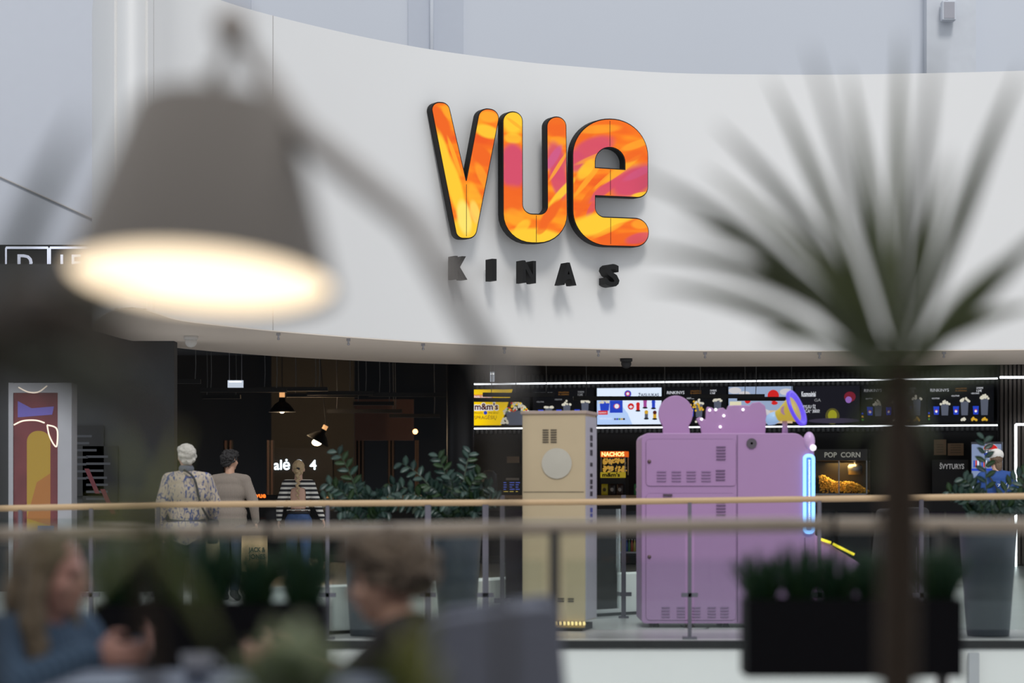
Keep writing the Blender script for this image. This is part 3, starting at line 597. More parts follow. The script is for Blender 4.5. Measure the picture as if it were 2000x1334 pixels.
for k in range(14):
    c = (cB, cR, cW, cGr)[k % 4]; mb.quadpatch(f2+wn*.002-wu*(.22-.034*k)+Vector((0, 0, .48)), wu, (0, 0, 1), 0, .022, 0, .12, c); mb.quadpatch(f2+wn*.002-wu*(.22-.034*k)+Vector((0, 0, .1)), wu, (0, 0, 1), 0, .022, 0, .1, (cW, cB, cR)[k % 3])
mb.build('lit_front', t, recalc=False); MB().box(f+wu*.24+Vector((0, 0, .46)), (.015, .03, .4), STEEL, wa).build('handle', t)
# right slat panel and glowing doorway
mb = MB(); x = P(1956, 0, 42).x
for k in range(26): mb.box((x+k*.075, 42, 2.05), (.045, .05, 4.05), mat('brown_slat', (.07, .055, .045), .6))
mb.box((x+.95, 42.06, 2.05), (2.0, .04, 4.05), BLACK); tag(mb.build('wall_cladding'), 'dark brown vertical slat panel at the right end of the menu wall', 'cladding')
a = P(1984, 829, 41.8); t = thing('doorway_light', 'thin glowing white frame around the doorway at the right edge', 'light', (a.x, a.y, 0))
MB().box((a.x, a.y, a.z/2), (.035, .04, a.z), em((.92, .96, 1), 4)).build('upright', t); MB().box((a.x+.6, a.y, a.z), (1.2, .04, .035), em((.92, .96, 1), 4)).build('lintel', t)
a = P(1953, 737, 41.8); MB()
tag(MB().box((a.x+.6, a.y, a.z), (1.2, .04, .035), em((.92, .96, 1), 3.5)).build('light_strip'), 'short white light strip at the far right above the slat panel', 'light')

# ------------------------------------------------------------------ interior, left: hall entrances
q = P(899, 0, 38); o = struct(MB().lathe((q.x, q.y, 0), [(.215, 0), (.215, CZ)], mat('column_black', (.02, .02, .023), .5), 40).build('wall_round_column', smooth=True))
BRN = mat('brown_wall_panel', (.24, .12, .085), .7)
a = P(692, 780, 49); b = P(808, 860, 49)
tag(MB().box(((a.x+b.x)/2, 49, (a.z+b.z)/2), (b.x-a.x, .1, a.z-b.z), BRN).build('wall_panel'), 'plain brown panel above the hall doorways, left of the round column', 'wall panel')
for px0, px1, d, lab in ((662, 712, 48.6, 'vertical wood slat screen left of the hall doorways'), (757, 771, 48.6, 'narrow wood slat screen between the two hall doorways'), (810, 818, 48.6, 'thin wood slat strip right of the hall doorways'), (436, 455, 45, 'dark wood slat strip beside the left dark doorway'), (520, 535, 45, 'dark wood slat strip left of the hall number sign')):
    x0 = P(px0, 0, d).x; x1 = P(px1, 0, d).x; mb = MB(); n = max(2, int((x1-x0)/.07)); z1 = E+(HY-860)/F*d
    for k in range(n): mb.box((x0+(k+.5)*(x1-x0)/n, d, z1/2), (.035, .05, z1), mat('walnut_slat' if d > 46 else 'walnut_slat_dark', (.22, .12, .07) if d > 46 else (.09, .05, .04), .6))
    mb.box(((x0+x1)/2, d+.04, z1/2), (x1-x0, .03, z1), BLACK); tag(mb.build('slat_screen'), lab, 'slat screen')
a = P(540, 880, 46); b = P(655, 1000, 46)
t = thing('hall_sign', 'dark wall sign with glowing white hall numbers', 'sign', ((a.x+b.x)/2, 46, b.z))
MB().box(((a.x+b.x)/2-.1, 46.03, (a.z+b.z)/2), (b.x-a.x+.1, .06, a.z-b.z+.1), BLACK).build('board', t)
gl = em((.8, .93, 1), 3)
x0_ = P(530, 0, 46.1).x; x1_ = P(692, 0, 46.1).x; struct(MB().box(((x0_+x1_)/2, 46.16, 2.1), (x1_-x0_, .12, 4.2), mat('dim_taupe_wall', (.045, .042, .036), .8)).build('wall_partition'))
MB().text('Salė', P(523, 917, 45.98), (1, 0, 0), (0, 0, 1), .19, gl, width=.42, bold=.01).text('3', P(580, 917, 45.98), (1, 0, 0), (0, 0, 1), .19, gl, bold=.01).text('4', P(605, 917, 45.98), (1, 0, 0), (0, 0, 1), .19, gl, bold=.01).build('lettering', t)
for px, d, w_, lab in ((505, 40, 1.6, 'black ticket podium with small glowing orange word'),):
    q = P(px, 0, d); t = thing('podium', lab, 'podium', (q.x+.25, d, 0))
    MB().box((q.x+.25, d, .62), (w_, .5, 1.24), BLACK).build('body', t, bevel=.02)
    MB().text('vue', P(499, 972, d-.26), (1, 0, 0), (0, 0, 1), .085, em((.95, .18, .02), 1.6), width=.17, bold=.03).build('lettering', t)
def pendant(px, py, d, r, lab, tilt=0):
    q = P(px, py, d); t = thing('pendant_lamp', lab, 'lamp', q); M = Matrix.Rotation(tilt, 3, 'Y')
    MB().lathe(q, [(r, 0), (r*.96, .02), (r*.55, r*.6), (r*.25, r*.8), (r*.22, r*1.1), (0, r*1.1)], BLACK, 24, M).build('shade', t, smooth=True)
    MB().lathe(q, [(0, .02), (r*.85, .02), (r*.85, .025), (0, .025)], em((1, .78, .45), 5), 24, M).build('diffuser', t)
    MB().lathe(q+M@Vector((0, 0, r*1.1)), [(r*.2, 0), (r*.2, r*.35)], em((1, .5, .2), .8), 14, M).build('socket_ring', t)
    MB().ell(q+M@Vector((0, 0, -.02 if tilt else .03)), (.09, .09, .06) if tilt else (.05, .05, .05), em((1, .85, .6), 6)).build('bulb', t, smooth=True)
    pl_ = bpy.data.lights.new('pendant_bulb', 'POINT'); pl_.energy = 45; pl_.color = (1, .7, .42); pl_.shadow_soft_size = .1; po = bpy.data.objects.new('bulb_light', pl_); C.objects.link(po); po.location = M@Vector((0, 0, -.15)); po.parent = t
    MB().tube([q+M@Vector((0, 0, r*1.45)), Vector((q.x, q.y, CZ))], .01, BLACK, 6).build('cable', t)
pendant(551, 805, 43, .24, 'black dome pendant lamp with warm glow in the dark entrance')
pendant(620, 862, 43, .22, 'tilted black pendant lamp shining warm above the hall number sign', .5)
q = P(811, 843, 47); t = thing('wall_lamp', 'tiny warm wall light beside the brown panel', 'lamp', q)
MB().ell(q, .05, em((1, .5, .2), 4)).build('bulb', t, smooth=True); MB().box(q+Vector((-.05, .03, 0)), (.1, .03, .06), BLACK).build('bracket', t)
for px, py, wpx, hpx, d, lab in ((460, 750, 30, 14, 38, 'bright white hanging sign box near the entrance ceiling'), (962, 736, 9, 19, 40, 'small upright white light box near the ceiling right of the column')):
    q = P(px, py, d); s = d/F; t = thing('hanging_light_box', lab, 'light box', q)
    MB().box(q, (wpx*s, .06, hpx*s), mat('light_box_face', (.6, .65, .7), .5, emit=.75, ecol=(.7, .78, .9))).build('box', t); MB().box(q+Vector((0, -.032, hpx*s*.3)), (wpx*s*.8, .005, hpx*s*.12), em((1, 1, 1), 2)).build('lamp_row', t)
    for s_ in (-1, 1): MB().tube([q+Vector((s_*wpx*s*.4, 0, hpx*s/2)), Vector((q.x+s_*wpx*s*.4, q.y, CZ))], .006, STEEL, 6).build('rod', t)
# hanging ceiling baffles with wires
bafs = [(300, 392, 745, 35.5, 'left of the bright hanging box'), (392, 560, 762, 37, 'under the bright hanging box'), (395, 470, 775, 40, 'lowest below the bright hanging box'), (500, 640, 760, 38, 'above the dome pendant'), (560, 700, 772, 40, 'over the tilted pendant'), (600, 730, 768, 38.5, 'above the brown panel, left end'), (690, 770, 788, 42, 'across the top of the brown panel'), (640, 785, 803, 44, 'across the middle of the brown panel'), (720, 895, 771, 39, 'left of the round column'), (760, 860, 812, 44.5, 'lowest across the brown panel'),
        (943, 1083, 771, 38.5, 'across the top of the yellow advert screen'), (905, 1020, 781, 40, 'second across the yellow advert screen'), (1120, 1322, 778, 40, 'across the pale blue toy screen'), (1350, 1493, 774, 39, 'across the sky picture screen'), (1440, 1560, 779, 41, 'behind the megaphone')]
for (a0, a1, py, d, where) in bafs:
    A0 = P(a0, py, d); A1 = P(a1, py, d); mid = (A0+A1)/2; rz = random.uniform(-.06, .06)
    t = thing('hanging_baffle', 'long black hanging ceiling bar '+where, 'ceiling bar', mid, 'black bars hanging on wires', rz)
    mb = MB(); mb.box((0, 0, 0), (A1.x-A0.x, .10, .065), BLACK); mb.build('bar', t, local=True)
    for s in (-.38, .38):
        xx = (A1.x-A0.x)*s; MB().tube([(xx, 0, .03), (xx+.01, 0, .25), (xx-.008, 0, CZ-mid.z-.02)], .006, mat('wire', (.16, .16, .16), .5), 6).build('wire', t, local=True)
# framed notice texts on the grey panel wall
for px, py, wd, lab in ((165, 900, .5, 'dim dark poster with pale text, left on the grey panel wall'), (196, 940, .45, 'dim dark poster with pale text and red streak, right on the grey panel wall')):
    q = P(px, py, 30.97); t = thing('wall_poster', lab, 'poster', q)
    MB().box(q, (wd, .02, .9), BLACK).build('backing', t); mb = MB()
    for r in range(7): mb.quadpatch(q+Vector((-wd*.4, -.012, .3-r*.09)), (1, 0, 0), (0, 0, 1), 0, random.uniform(.2, wd*.75), 0, .03, em((.035, .038, .045), .7))
    mb.add([q+Vector((0, -.0125, -.1)), q+Vector((.06, -.0125, -.1)), q+Vector((.2, -.0125, -.42)), q+Vector((.14, -.0125, -.42))], [(0, 1, 2, 3)], em((.10, .018, .025), .6))
    mb.build('lettering', t, recalc=False)

# ------------------------------------------------------------------ poster light box at the left
d = 26.8; a = P(18, 752, d); b = P(141, 1186, d)
t = thing('poster_stand', 'tall silver poster light box with red and yellow film poster at the left', 'poster stand', ((a.x+b.x)/2, d, 0))
AL2 = mat('silver_frame', (.40, .40, .42), .4, .3)
pl = P(27, 0, d).x; pr = P(114, 0, d).x
MB().box(((a.x+b.x)/2, d+.16, 1.24), (b.x-a.x, .3, 2.48), mat('silver_case', (.35, .35, .37), .4, .3)).build('case', t, bevel=.01)
mb = MB(); mb.box(((a.x+pl)/2, d-.015, 1.24), (pl-a.x, .05, 2.48), AL2).box(((b.x+pr)/2, d-.015, 1.24), (b.x-pr, .05, 2.48), AL2).box(((pl+pr)/2, d-.015, 2.42), (pr-pl, .05, .1), AL2).box(((pl+pr)/2, d-.015, .1), (pr-pl, .05, .2), AL2); mb.build('frame', t)
RED = ramp_mat('poster_red', 'noise', [(.3, (.20, .015, .02)), (.7, (.32, .04, .045))], 3, .3, emit=.22)
mb = MB(); mb.box(((pl+pr)/2, d-.0, 1.3), (pr-pl, .012, 2.2), RED)
yb = mat('poster_yellow', (.8, .5, .02), .4, emit=.35, ecol=(.8, .45, .02)); bb = mat('poster_blue', (.1, .22, .5), .4, emit=.3, ecol=(.1, .22, .5)); oo = mat('poster_orange', (.75, .28, .03), .4, emit=.35, ecol=(.75, .25, .03)); pu = mat('poster_purple', (.2, .12, .5), .4, emit=.5, ecol=(.2, .14, .6))
cx = (pl+pr)/2
mb.prism(roundpoly([(-.13, -.6, .05), (.13, -.6, .05), (.13, .65, .12), (-.13, .65, .12)]), (0, -.004, 0), yb, o=(cx+.03, d-.007, 1.3))
mb.prism([(-.13, -.3), (.13, -.38), (.13, .2), (-.02, .1)], (0, -.004, 0), oo, o=(cx+.03, d-.0115, 1.28))
mb.prism([(-.18, -.3), (-.06, -.3), (-.04, .02), (-.18, .05)], (0, -.004, 0), oo, o=(cx+.03, d-.0115, .8)).prism([(-.02, -.32), (.16, -.32), (.16, .02), (-.02, .02)], (0, -.004, 0), bb, o=(cx+.04, d-.012, .88))
mb.prism([(-.2, 0), (.18, .03), (.2, .12), (-.05, .1), (-.2, .18)], (0, -.004, 0), pu, o=(cx, d-.0115, 2.1))
mb.build('poster', t); MB().box(((pl+pr)/2, d-.03, 1.3), (pr-pl, .006, 2.2), GLASS).build('glass_cover', t)
mb = MB(); lw = em((1, .85, .7), 1.0)
mb.tube(crom([P(27, 830, d-.04), P(45, 822, d-.04), P(70, 821, d-.04), P(87, 826, d-.04)]), .008, lw, 6); mb.tube(crom([P(92, 830, d-.04), P(96, 850, d-.04), P(105, 868, d-.04), P(111, 870, d-.04), P(111, 838, d-.04), P(92, 830, d-.04)]), .008, lw, 6)
mb.tube(crom([P(36, 757, d-.04), P(55, 766, d-.04), P(75, 766, d-.04), P(92, 754, d-.04)]), .008, lw, 6); mb.build('neon_line', t)
# dim blue glow screen beyond, left edge
q = P(2, 803, 31.9); tag(MB().box(q, (.24, .05, .28), em((.02, .05, .6), .9)).build('blue_screen'), 'small blue screen on the dark wall at the left frame edge', 'screen')
for i, py in enumerate((773, 851)):
    q = P(-6, py, 31.9); tag(MB().box(q, (.34, .04, .03), em((.95, .9, .8), 1.5)).build('light_strip'), ('short light strip above' if i == 0 else 'short light strip below')+' the blue screen at the left edge', 'light')

# ------------------------------------------------------------------ far balustrade
rail_pts = [P(-250, 994, 20.85), P(0, 993, 20.85), P(340, 986, 20.85), P(700, 983, 20.85), P(1100, 981, 20.85), P(1500, 976, 20.85), P(2000, 969, 20.85), P(2300, 966, 20.85)]
t = thing('balustrade', 'glass balustrade with round oak handrail along the far floor edge', 'railing', (0, 20.85, 0))
MB().tube(crom(rail_pts, 4), .027, WOOD, 14).build('handrail', t, smooth=True)
fp = [-180, 40, 178, 310, 640, 836, 948, 1347, 1600, 1800, 2060]
def railz(px): return interp([(-250, 994), (0, 993), (340, 986), (700, 983), (1100, 981), (1500, 976), (2000, 969), (2300, 966)], px)
for px in fp:
    q = P(px, railz(px)+4, 20.85); wd = .05 if px in (836, 948) else .03
    MB().box((q.x, 20.85, q.z/2), (wd, .05, q.z), POSTM).box((q.x, 20.85, .38), (.14, .05, .035), POSTM).box((q.x, 20.85, .01), (.12, .1, .02), POSTM).build('post', t)
for a, b in zip(fp, fp[1:]):
    xa = P(a, 0, 20.85).x+.04; xb = P(b, 0, 20.85).x-.04
    MB().box(((xa+xb)/2, 20.85, .56), (xb-xa, .012, .96), GLASS).build('glass_panel', t)
# inner barrier posts with glass near the planter
t = thing('glass_barrier', 'short glass barrier with slim steel posts behind the beige kiosk', 'railing', (P(1100, 0, 22.1).x, 23.3, 0))
for px, d in ((981, 23.0), (1218, 24.4)):
    q = P(px, 0, d); MB().box((q.x, d, .62), (.045, .045, 1.24), POSTM).box((q.x, d, .24), (.16, .04, .04), POSTM).box((q.x, d, .01), (.1, .1, .02), POSTM).build('post', t)
a = P(981, 0, 23.0); b = P(1218, 0, 24.4); mid = (a+b)/2
MB().box((mid.x, mid.y, .6), ((b.xy-a.xy).length-.1, .01, 1.0), GLASS, math.atan2(b.y-a.y, b.x-a.x)).build('glass_panel', t)
pw = crom([XD(560, 20.9+.35), XD(700, 21.75), XD(800, 22.05), XD(930, 22.9), XD(1020, 23.7), XD(1250, 25.2), XD(1500, 26.6), XD(1720, 27.6)], 6)
o = wall_strip(pw, .0, .42, .45, mat('white_gloss', (.82, .83, .79), .4)).build('low_plinth', smooth=False)
tag(o, 'low white curved plinth on the far floor behind the tall dark pots', 'plinth')
o2 = wall_strip([v-Vector((0, .021, 0)) for v in pw], 0.0, .03, .02, BLACK).build('kick_strip', o, local=True); o2.location = -o.location
# tall dark pillars on lower slab front
q = P(1904, 0, 20.5); struct(MB().box((q.x, 20.55, -.65), (.085, .06, 1.1), mat('slab_joint', (.42, .42, .44))).build('trim_slab_joint'))

# ------------------------------------------------------------------ plants
LEAFG = {}
def leafmat(n, c, tr=.25, rough=.45):
    if n in MATS: return MATS[n]
    m = mat(n, c, rough, var=.25, scale=5); m.node_tree.nodes['Principled BSDF'].inputs['Subsurface Weight'].default_value = 0; return m
def strap(mb, base, tip, width, bend, m, seg=12, side=None, taper=.75, th=.002, fold=.15, w0_=.45):
    """strap leaf: centre line from base to tip with an arch, thin but with thickness"""
    base = Vector(base); tip = Vector(tip); d = tip-base; L = d.length; bend = Vector(bend)
    pts = [base.lerp(tip, k/seg)+bend*(4*(k/seg)*(1-k/seg)) for k in range(seg+1)]
    side = side or Vector((random.uniform(-1, 1), random.uniform(-1, 1), random.uniform(-.3, .3)))
    vs = []
    for k, p in enumerate(pts):
        t = (pts[min(k+1, seg)]-pts[max(k-1, 0)]).normalized(); s = (side-t*side.dot(t)).normalized(); n = t.cross(s)
        f = k/seg; w_ = width*min(1, w0_+1.7*f)*(1-f**2.2*.97)*.5
        w_ = max(w_, .0006)
        vs += [p-s*w_+n*w_*fold*2, p, p+s*w_+n*w_*fold*2, p+s*w_+n*(w_*fold*2-th), p-n*th, p-s*w_+n*(w_*fold*2-th)]
    fs = []
    for k in range(seg):
        a = k*6; b = a+6
        for j in range(6): fs.append((a+j, a+(j+1) % 6, b+(j+1) % 6, b+j))
    fs += [(0, 1, 2, 3, 4, 5), tuple(seg*6+j for j in range(6))[::-1]]
    mb.add(vs, fs, m)
TRUNK = mat('bark', (.055, .04, .03), .9, bump=.6, scale=14)
def dracaena(name, label, crown, d, tips, base, trunk_r, lm, width, extra=8, pot=True, dspread=.12, trunk_px=None):
    cr = P(*crown, d); t = thing(name, label, 'plant', (base[0], base[1], 0))
    mb = MB(); ms = [leafmat(lm+'_a', LEAFG[lm][0]), leafmat(lm+'_b', LEAFG[lm][1])]
    for i, tp in enumerate(tips):
        dd = d+(tp[2] if len(tp) > 2 else random.uniform(-dspread, dspread)); w_ = tp[3] if len(tp) > 3 else width
        q = P(tp[0], tp[1], dd); v = q-cr
        b = Vector((0, 0, .06*v.length)) if v.z < .15*v.length+9 else Vector((0, 0, 0)); b = Vector((0, 0, .10*abs(v.x)))
        sd = Vector((0, 0, 1)).cross(v.normalized()); sd = (Matrix.Rotation(random.uniform(-.5, .5), 3, v.normalized())@(Vector((0, 1, 0)).cross(v.normalized())))
        strap(mb, cr+Vector((random.uniform(-.008, .008), random.uniform(-.008, .008), random.uniform(-.05, .01))), q, w_, b, ms[i % 2], side=sd, w0_=.12)
    for k in range(extra):   # leaves towards and away from the viewer
        a = random.uniform(.25, 2.9) + (PI if k % 2 else 0); el = random.uniform(.1, 1.1); L = (P(*tips[0][:2], d)-cr).length*random.uniform(.6, .85)
        q = cr+Vector((math.cos(a)*math.cos(el)*.6, abs(math.sin(a))*math.cos(el)*(1 if k % 2 == 0 else .5), math.sin(el)))*L
        strap(mb, cr, q, width, (0, 0, .1*L), ms[k % 2])
    mb.build('foliage', t, smooth=True)
    pts = [Vector((base[0], base[1], .34)), Vector((base[0]*.6+cr.x*.4+.01, base[1]*.6+cr.y*.4, cr.z*.5+.1)), cr-Vector((0, 0, .12)), cr]
    MB().tube(crom(pts, 5), [trunk_r*1.5]*5+[trunk_r*1.2]*5+[trunk_r]*5+[trunk_r*.6], TRUNK, 14).build('trunk', t, smooth=True)
    if pot:
        MB().lathe((base[0], base[1], 0), [(.12, 0), (.15, .36), (.165, .40), (.15, .40), (.14, .36), (0, .35)], DARK, 30).build('pot', t, smooth=True)
    return t
LEAFG['olive'] = ((.06, .085, .016), (.08, .105, .045)); LEAFG['grey_green'] = ((.12, .14, .11), (.13, .105, .085)); LEAFG['lime'] = ((.17, .19, .02), (.10, .13, .02)); LEAFG['pale'] = ((.20, .27, .15), (.15, .21, .10)); LEAFG['deep'] = ((.012, .035, .018), (.02, .05, .024))
tips = [(1757, 60, .1), (1655, 130, .1), (1500, 150, .05), (1395, 240, -.1), (1375, 330, .1), (1430, 470, 0), (1525, 520, .1), (1240, 340, -.35, .026), (1230, 490, -.3, .026), (1260, 560, -.2, .026), (1675, 260, .1), (1860, 290, .05, .022), (1995, 130, -.1, .026), (1990, 490, .0), (2080, 420, -.2, .026), (2030, 600, .1, .022), (1580, 90, -.3, .02), (1830, 60, -.3, .018), (1310, 430, -.3, .02),
        (1480, 660, -.3, .022), (1650, 880, .1, .024), (1705, 960, .1, .028), (1830, 900, .1, .022), (1960, 720, -.3, .022)]
tips = [(a[0], a[1], (a[2] if len(a) > 2 else random.uniform(-.1, .1))*1.9, (a[3] if len(a) > 3 else .0215)*1.75) for a in tips]
dracaena('dracaena', 'tall spiky dark green potted plant in the right foreground', (1757, 720), 4.2, tips, (P(1730, 0, 4.2).x, 4.2), .029, 'olive', .036, 0)
# left plants
tips = [(165, 215, .0, .03), (95, 330, .2, .022), (270, 590, .1, .06), (330, 680, 0, .07), (300, 780, -.1, .06), (240, 640, -.2, .07), (200, 560, 0, .06), (360, 880, .1, .045), (200, 830, .1, .06), (150, 760, -.1, .07), (60, 730, .1, .07), (250, 700, .2, .08), (-200, 450), (-120, 300), (190, 740, -.15, .08), (120, 560, -.2, .05)]
dracaena('leafy_plant', 'broad dark leaves of a potted plant at the left edge behind the lamp shade', (-60, 640), 2.3, tips, (P(-90, 0, 2.3).x, 2.3), .018, 'grey_green', .04, 2)
tips = [(160, 1010, .1, .025), (440, 1290, -.1, .028), (330, 1120, .1, .02), (140, 1200, -.1, .025), (360, 840, .1, .02), (230, 830, .1, .02), (60, 1100, .1, .02), (250, 1100, .2, .025), (410, 1000, .2, .015)]
dracaena('spiky_plant', 'thin stemmed spiky green plant in the left foreground below the lamp', (288, 985), 2.75, tips, (P(292, 0, 2.75).x, 2.75), .011, 'lime', .02, 0)
# bottom centre succulent
t = thing('rosette_plant', 'pale green broad leaved rosette plant at the bottom edge in front of the seated man', 'plant', (P(580, 0, 3.0).x, 3.0, 0))
mb = MB(); c0 = P(580, 1420, 3.0); mm = [leafmat('pale_a', LEAFG['pale'][0]), leafmat('pale_b', LEAFG['pale'][1])]
for k, (x, y, dd, w_) in enumerate(((480, 1265, -.1, .06), (530, 1215, .1, .07), (590, 1205, .15, .07), (650, 1250, .05, .06), (700, 1290, 0, .05), (440, 1300, 0, .05), (560, 1260, -.2, .07), (620, 1300, -.25, .06), (500, 1310, -.25, .06), (400, 1360, .1, .05), (740, 1370, .1, .05))):
    strap(mb, c0, P(x, y, 3.0+dd), w_, (0, 0, .02), mm[k % 2], side=Vector((1, .2, 0)), fold=.25)
mb.build('foliage', t, smooth=True); MB().lathe((c0.x, c0.y, 0), [(.10, 0), (.13, c0.z-.02), (.14, c0.z), (.12, c0.z), (0, c0.z-.03)], DARK, 28).build('pot', t, smooth=True)
t = thing('blade_plant', 'yellow green arching leaves at the bottom edge beside the grey armchair', 'plant', (P(790, 0, 2.6).x, 2.6, 0))
mb = MB(); c0 = P(780, 1460, 2.6); mm = [leafmat('lime_a', (.1, .1, .01)), leafmat('lime_b', (.1, .1, .01))]
for k, (x, y, dd, w_) in enumerate(((835, 1165, .05, .025), (740, 1250, 0, .03), (790, 1220, .1, .03), (700, 1300, -.1, .03), (860, 1290, .1, .022), (900, 1350, 0, .02))):
    strap(mb, c0, P(x, y, 2.6+dd), w_, (.01, 0, .02), mm[k % 2], side=Vector((1, .3, 0)))
mb.build('foliage', t, smooth=True); MB().lathe((c0.x, c0.y, 0), [(.08, 0), (.11, c0.z), (.10, c0.z), (0, c0.z-.03)], DARK, 24).build('pot', t, smooth=True)

def tall_pot(px0, px1, d, top, label):
    cx = P((px0+px1)/2, 0, d).x; r = (px1-px0)/2*d/F
    t = thing('tall_planter', label, 'planter', (cx, d, 0))
    MB().lathe((cx, d, 0), [(r*.70, 0), (r*.72, .02), (r*.98, top-.05), (r, top), (r*.93, top), (r*.9, top-.06), (0, top-.07)], mat('pot_slate', (.075, .085, .105), .5), 40).build('pot', t, smooth=True)
    return t, cx, r
ZZ = [leafmat('zz_a', (.012, .034, .026), rough=.3), leafmat('zz_b', (.028, .060, .045), rough=.3), leafmat('zz_c', (.018, .045, .012), rough=.35)]
def zz_plant(t, cx, d, z0, stems):
    for (tx, ty, dd) in stems:
        tip = P(tx, ty, d+dd); base = Vector((cx+(tip.x-cx)*.12, d+dd*.2, z0-.05)); bend = Vector(((cx-tip.x)*.12, 0, .10))
        n = 9; pts = [base.lerp(tip, k/n)+bend*(4*k/n*(1-k/n))*.8 for k in range(n+1)]
        mb = MB(); mb.tube(pts, [.009-.007*k/n for k in range(n+1)], ZZ[2], 6)
        for k in range(2, 2*n+1):
            f = k/(2*n); i = min(int(f*n), n-1); p = pts[i].lerp(pts[i+1], f*n-i); tg = (pts[i+1]-pts[i]).normalized(); sd = tg.cross(Vector((random.uniform(-.4, .4), -1, random.uniform(-.3, .5)))).normalized()
            s = 1 if k % 2 else -1; dr = (sd*s+tg*.6+Vector((0, -.25, 0))).normalized(); L = .11*(1-.35*abs(f-.5))
            side = dr.cross(Vector((0, -1, .6))).normalized(); a = []
            for q in range(9):
                u = q/8; wv = .028*math.sin(PI*min(1, u*.95+.05))**.8; a.append((p+dr*L*u, wv))
            vs = []; fs = []
            nn = side.cross(dr).normalized()
            for pt, wv in a: vs += [pt-side*wv+nn*.004, pt-nn*.003, pt+side*wv+nn*.004, pt-nn*.006]
            for q in range(8):
                b = q*4
                for j in range(4): fs.append((b+j, b+(j+1) % 4, b+4+(j+1) % 4, b+4+j))
            mb.add(vs, fs, ZZ[random.choice((0, 1, 1, 0, 2))])
        mb.build('stem', t, smooth=True)
t, cx, r = tall_pot(670, 768, 21.35, .98, 'tall slate grey tapered planter with glossy leafy plant, behind the seated man')
zz_plant(t, cx, 21.35, .95, [(658, 882, .1), (640, 945, -.1), (630, 975, .2), (690, 945, .2), (722, 965, -.1), (745, 970, 0), (760, 1000, -.2), (665, 1000, -.25), (660, 955, .3), (775, 960, .2)])
t, cx, r = tall_pot(845, 942, 21.5, .98, 'tall slate grey tapered planter with glossy leafy plant, left of the beige kiosk')
zz_plant(t, cx, 21.5, .95, [(785, 905, .2), (760, 945, .1), (855, 890, .1), (918, 884, .3), (935, 925, 0), (955, 950, .1), (970, 975, .2), (840, 950, -.2), (880, 935, -.1), (800, 965, -.1), (775, 985, 0), (900, 960, -.25), (940, 970, -.2), (820, 995, -.3), (930, 1000, -.3), (870, 985, -.4)])
t, cx, r = tall_pot(1873, 1987, 21.3, .98, 'tall slate grey tapered planter with leafy plant at the right edge')
zz_plant(t, cx, 21.3, .95, [(1922, 856, .1), (1882, 935, .1), (1852, 960, 0), (2000, 925, .2), (2010, 965, 0), (1900, 970, -.2), (1890, 1000, -.2), (1975, 990, -.2), (2000, 990, .2), (1940, 990, .2)])

# ------------------------------------------------------------------ beige kiosk
th = math.radians(12.5); kd = 22.35; q = P(1093, 0, kd); rz = -th
t = thing('kiosk', 'tall beige kiosk cabinet with added pale bokeh disc behind the far balustrade', 'kiosk', (q.x, q.y, 0), rz=rz)
KB = mat('beige_board', (.55, .43, .27), .6, var=.04); KS = mat('kiosk_side', (.46, .44, .47), .5)
w_, dp, hh = .585, .55, 2.0
MB().box((0, 0, hh/2+.04), (w_, dp, hh-.1), KB).build('cabinet', t, local=True, bevel=.008)
MB().box((w_/2+.004, 0, hh/2+.03), (.006, dp-.02, hh-.14), KS).build('side_panel', t, local=True)
MB().box((0, 0, hh-.005), (w_+.03, dp+.03, .03), mat('kiosk_top', (.42, .32, .26), .6)).build('top_board', t, local=True, bevel=.006)
MB().box((0, 0, .03), (w_-.06, dp-.06, .06), BLACK).build('foot', t, local=True)
yf = -dp/2-.003
for cx, cz, n, nm in ((-.075, 1.78, 6, 1), (.0, 1.78, 6, 1), (.07, .24, 2, 1), (.16, .24, 2, 1)):
    mb = MB()
    for k in range(n): mb.box((cx, yf, cz+.055-k*.022), (.055, .006, .011), mat('slot_dark', (.06, .045, .03)))
    mb.build('vent', t, local=True)
MB().lathe((.03, yf, 1.53), [(0, 0), (.135, 0), (.14, .006), (0, .010)], mat('bokeh_pale', (.52, .48, .40), .5), 40, Matrix.Rotation(PI/2, 3, 'X')).build('bokeh_disc', t, local=True)  # added disc standing in for a blurred lens highlight, not a fitting
MB().box((0, yf, 1.27), (w_-.02, .003, .004), mat('slot_dark', (.06, .045, .03))).build('panel_joint', t, local=True)
mb = MB(); o = Vector((w_/2+.009, -.02, 0)); uu = Vector((0, 0, -1)); vv = Vector((0, 1, 0))
for z, L, m in ((1.86, .27, BLACK), (1.54, .06, BLACK), (1.44, .22, BLACK), (1.18, .22, mat('ink_blue', (.05, .08, .35)))):
    n_ = max(1, int(L/.055))
    for k in range(n_):
        for yy, hh_ in ((-.055, .03), (-.01, .045), (.04, .028)): mb.quadpatch(o+Vector((0, yy, z-k*L/n_)), uu, vv, 0, L/n_*(.8 if k % 2 else .6), 0, hh_, m)
mb.build('side_graphic', t, local=True)
mb = MB()
for k in range(16): mb.tube([(-w_/2+.04+k*.036, yf-.02, .06), (-w_/2+.04+k*.036, yf-.03, .085)], .012, em((1, .72, .3), 1.4), 8)
mb.box((0, yf-.015, .045), (w_, .03, .02), mat('gold_strip', (.8, .5, .15), .3, .6)); mb.build('light_row', t, local=True)

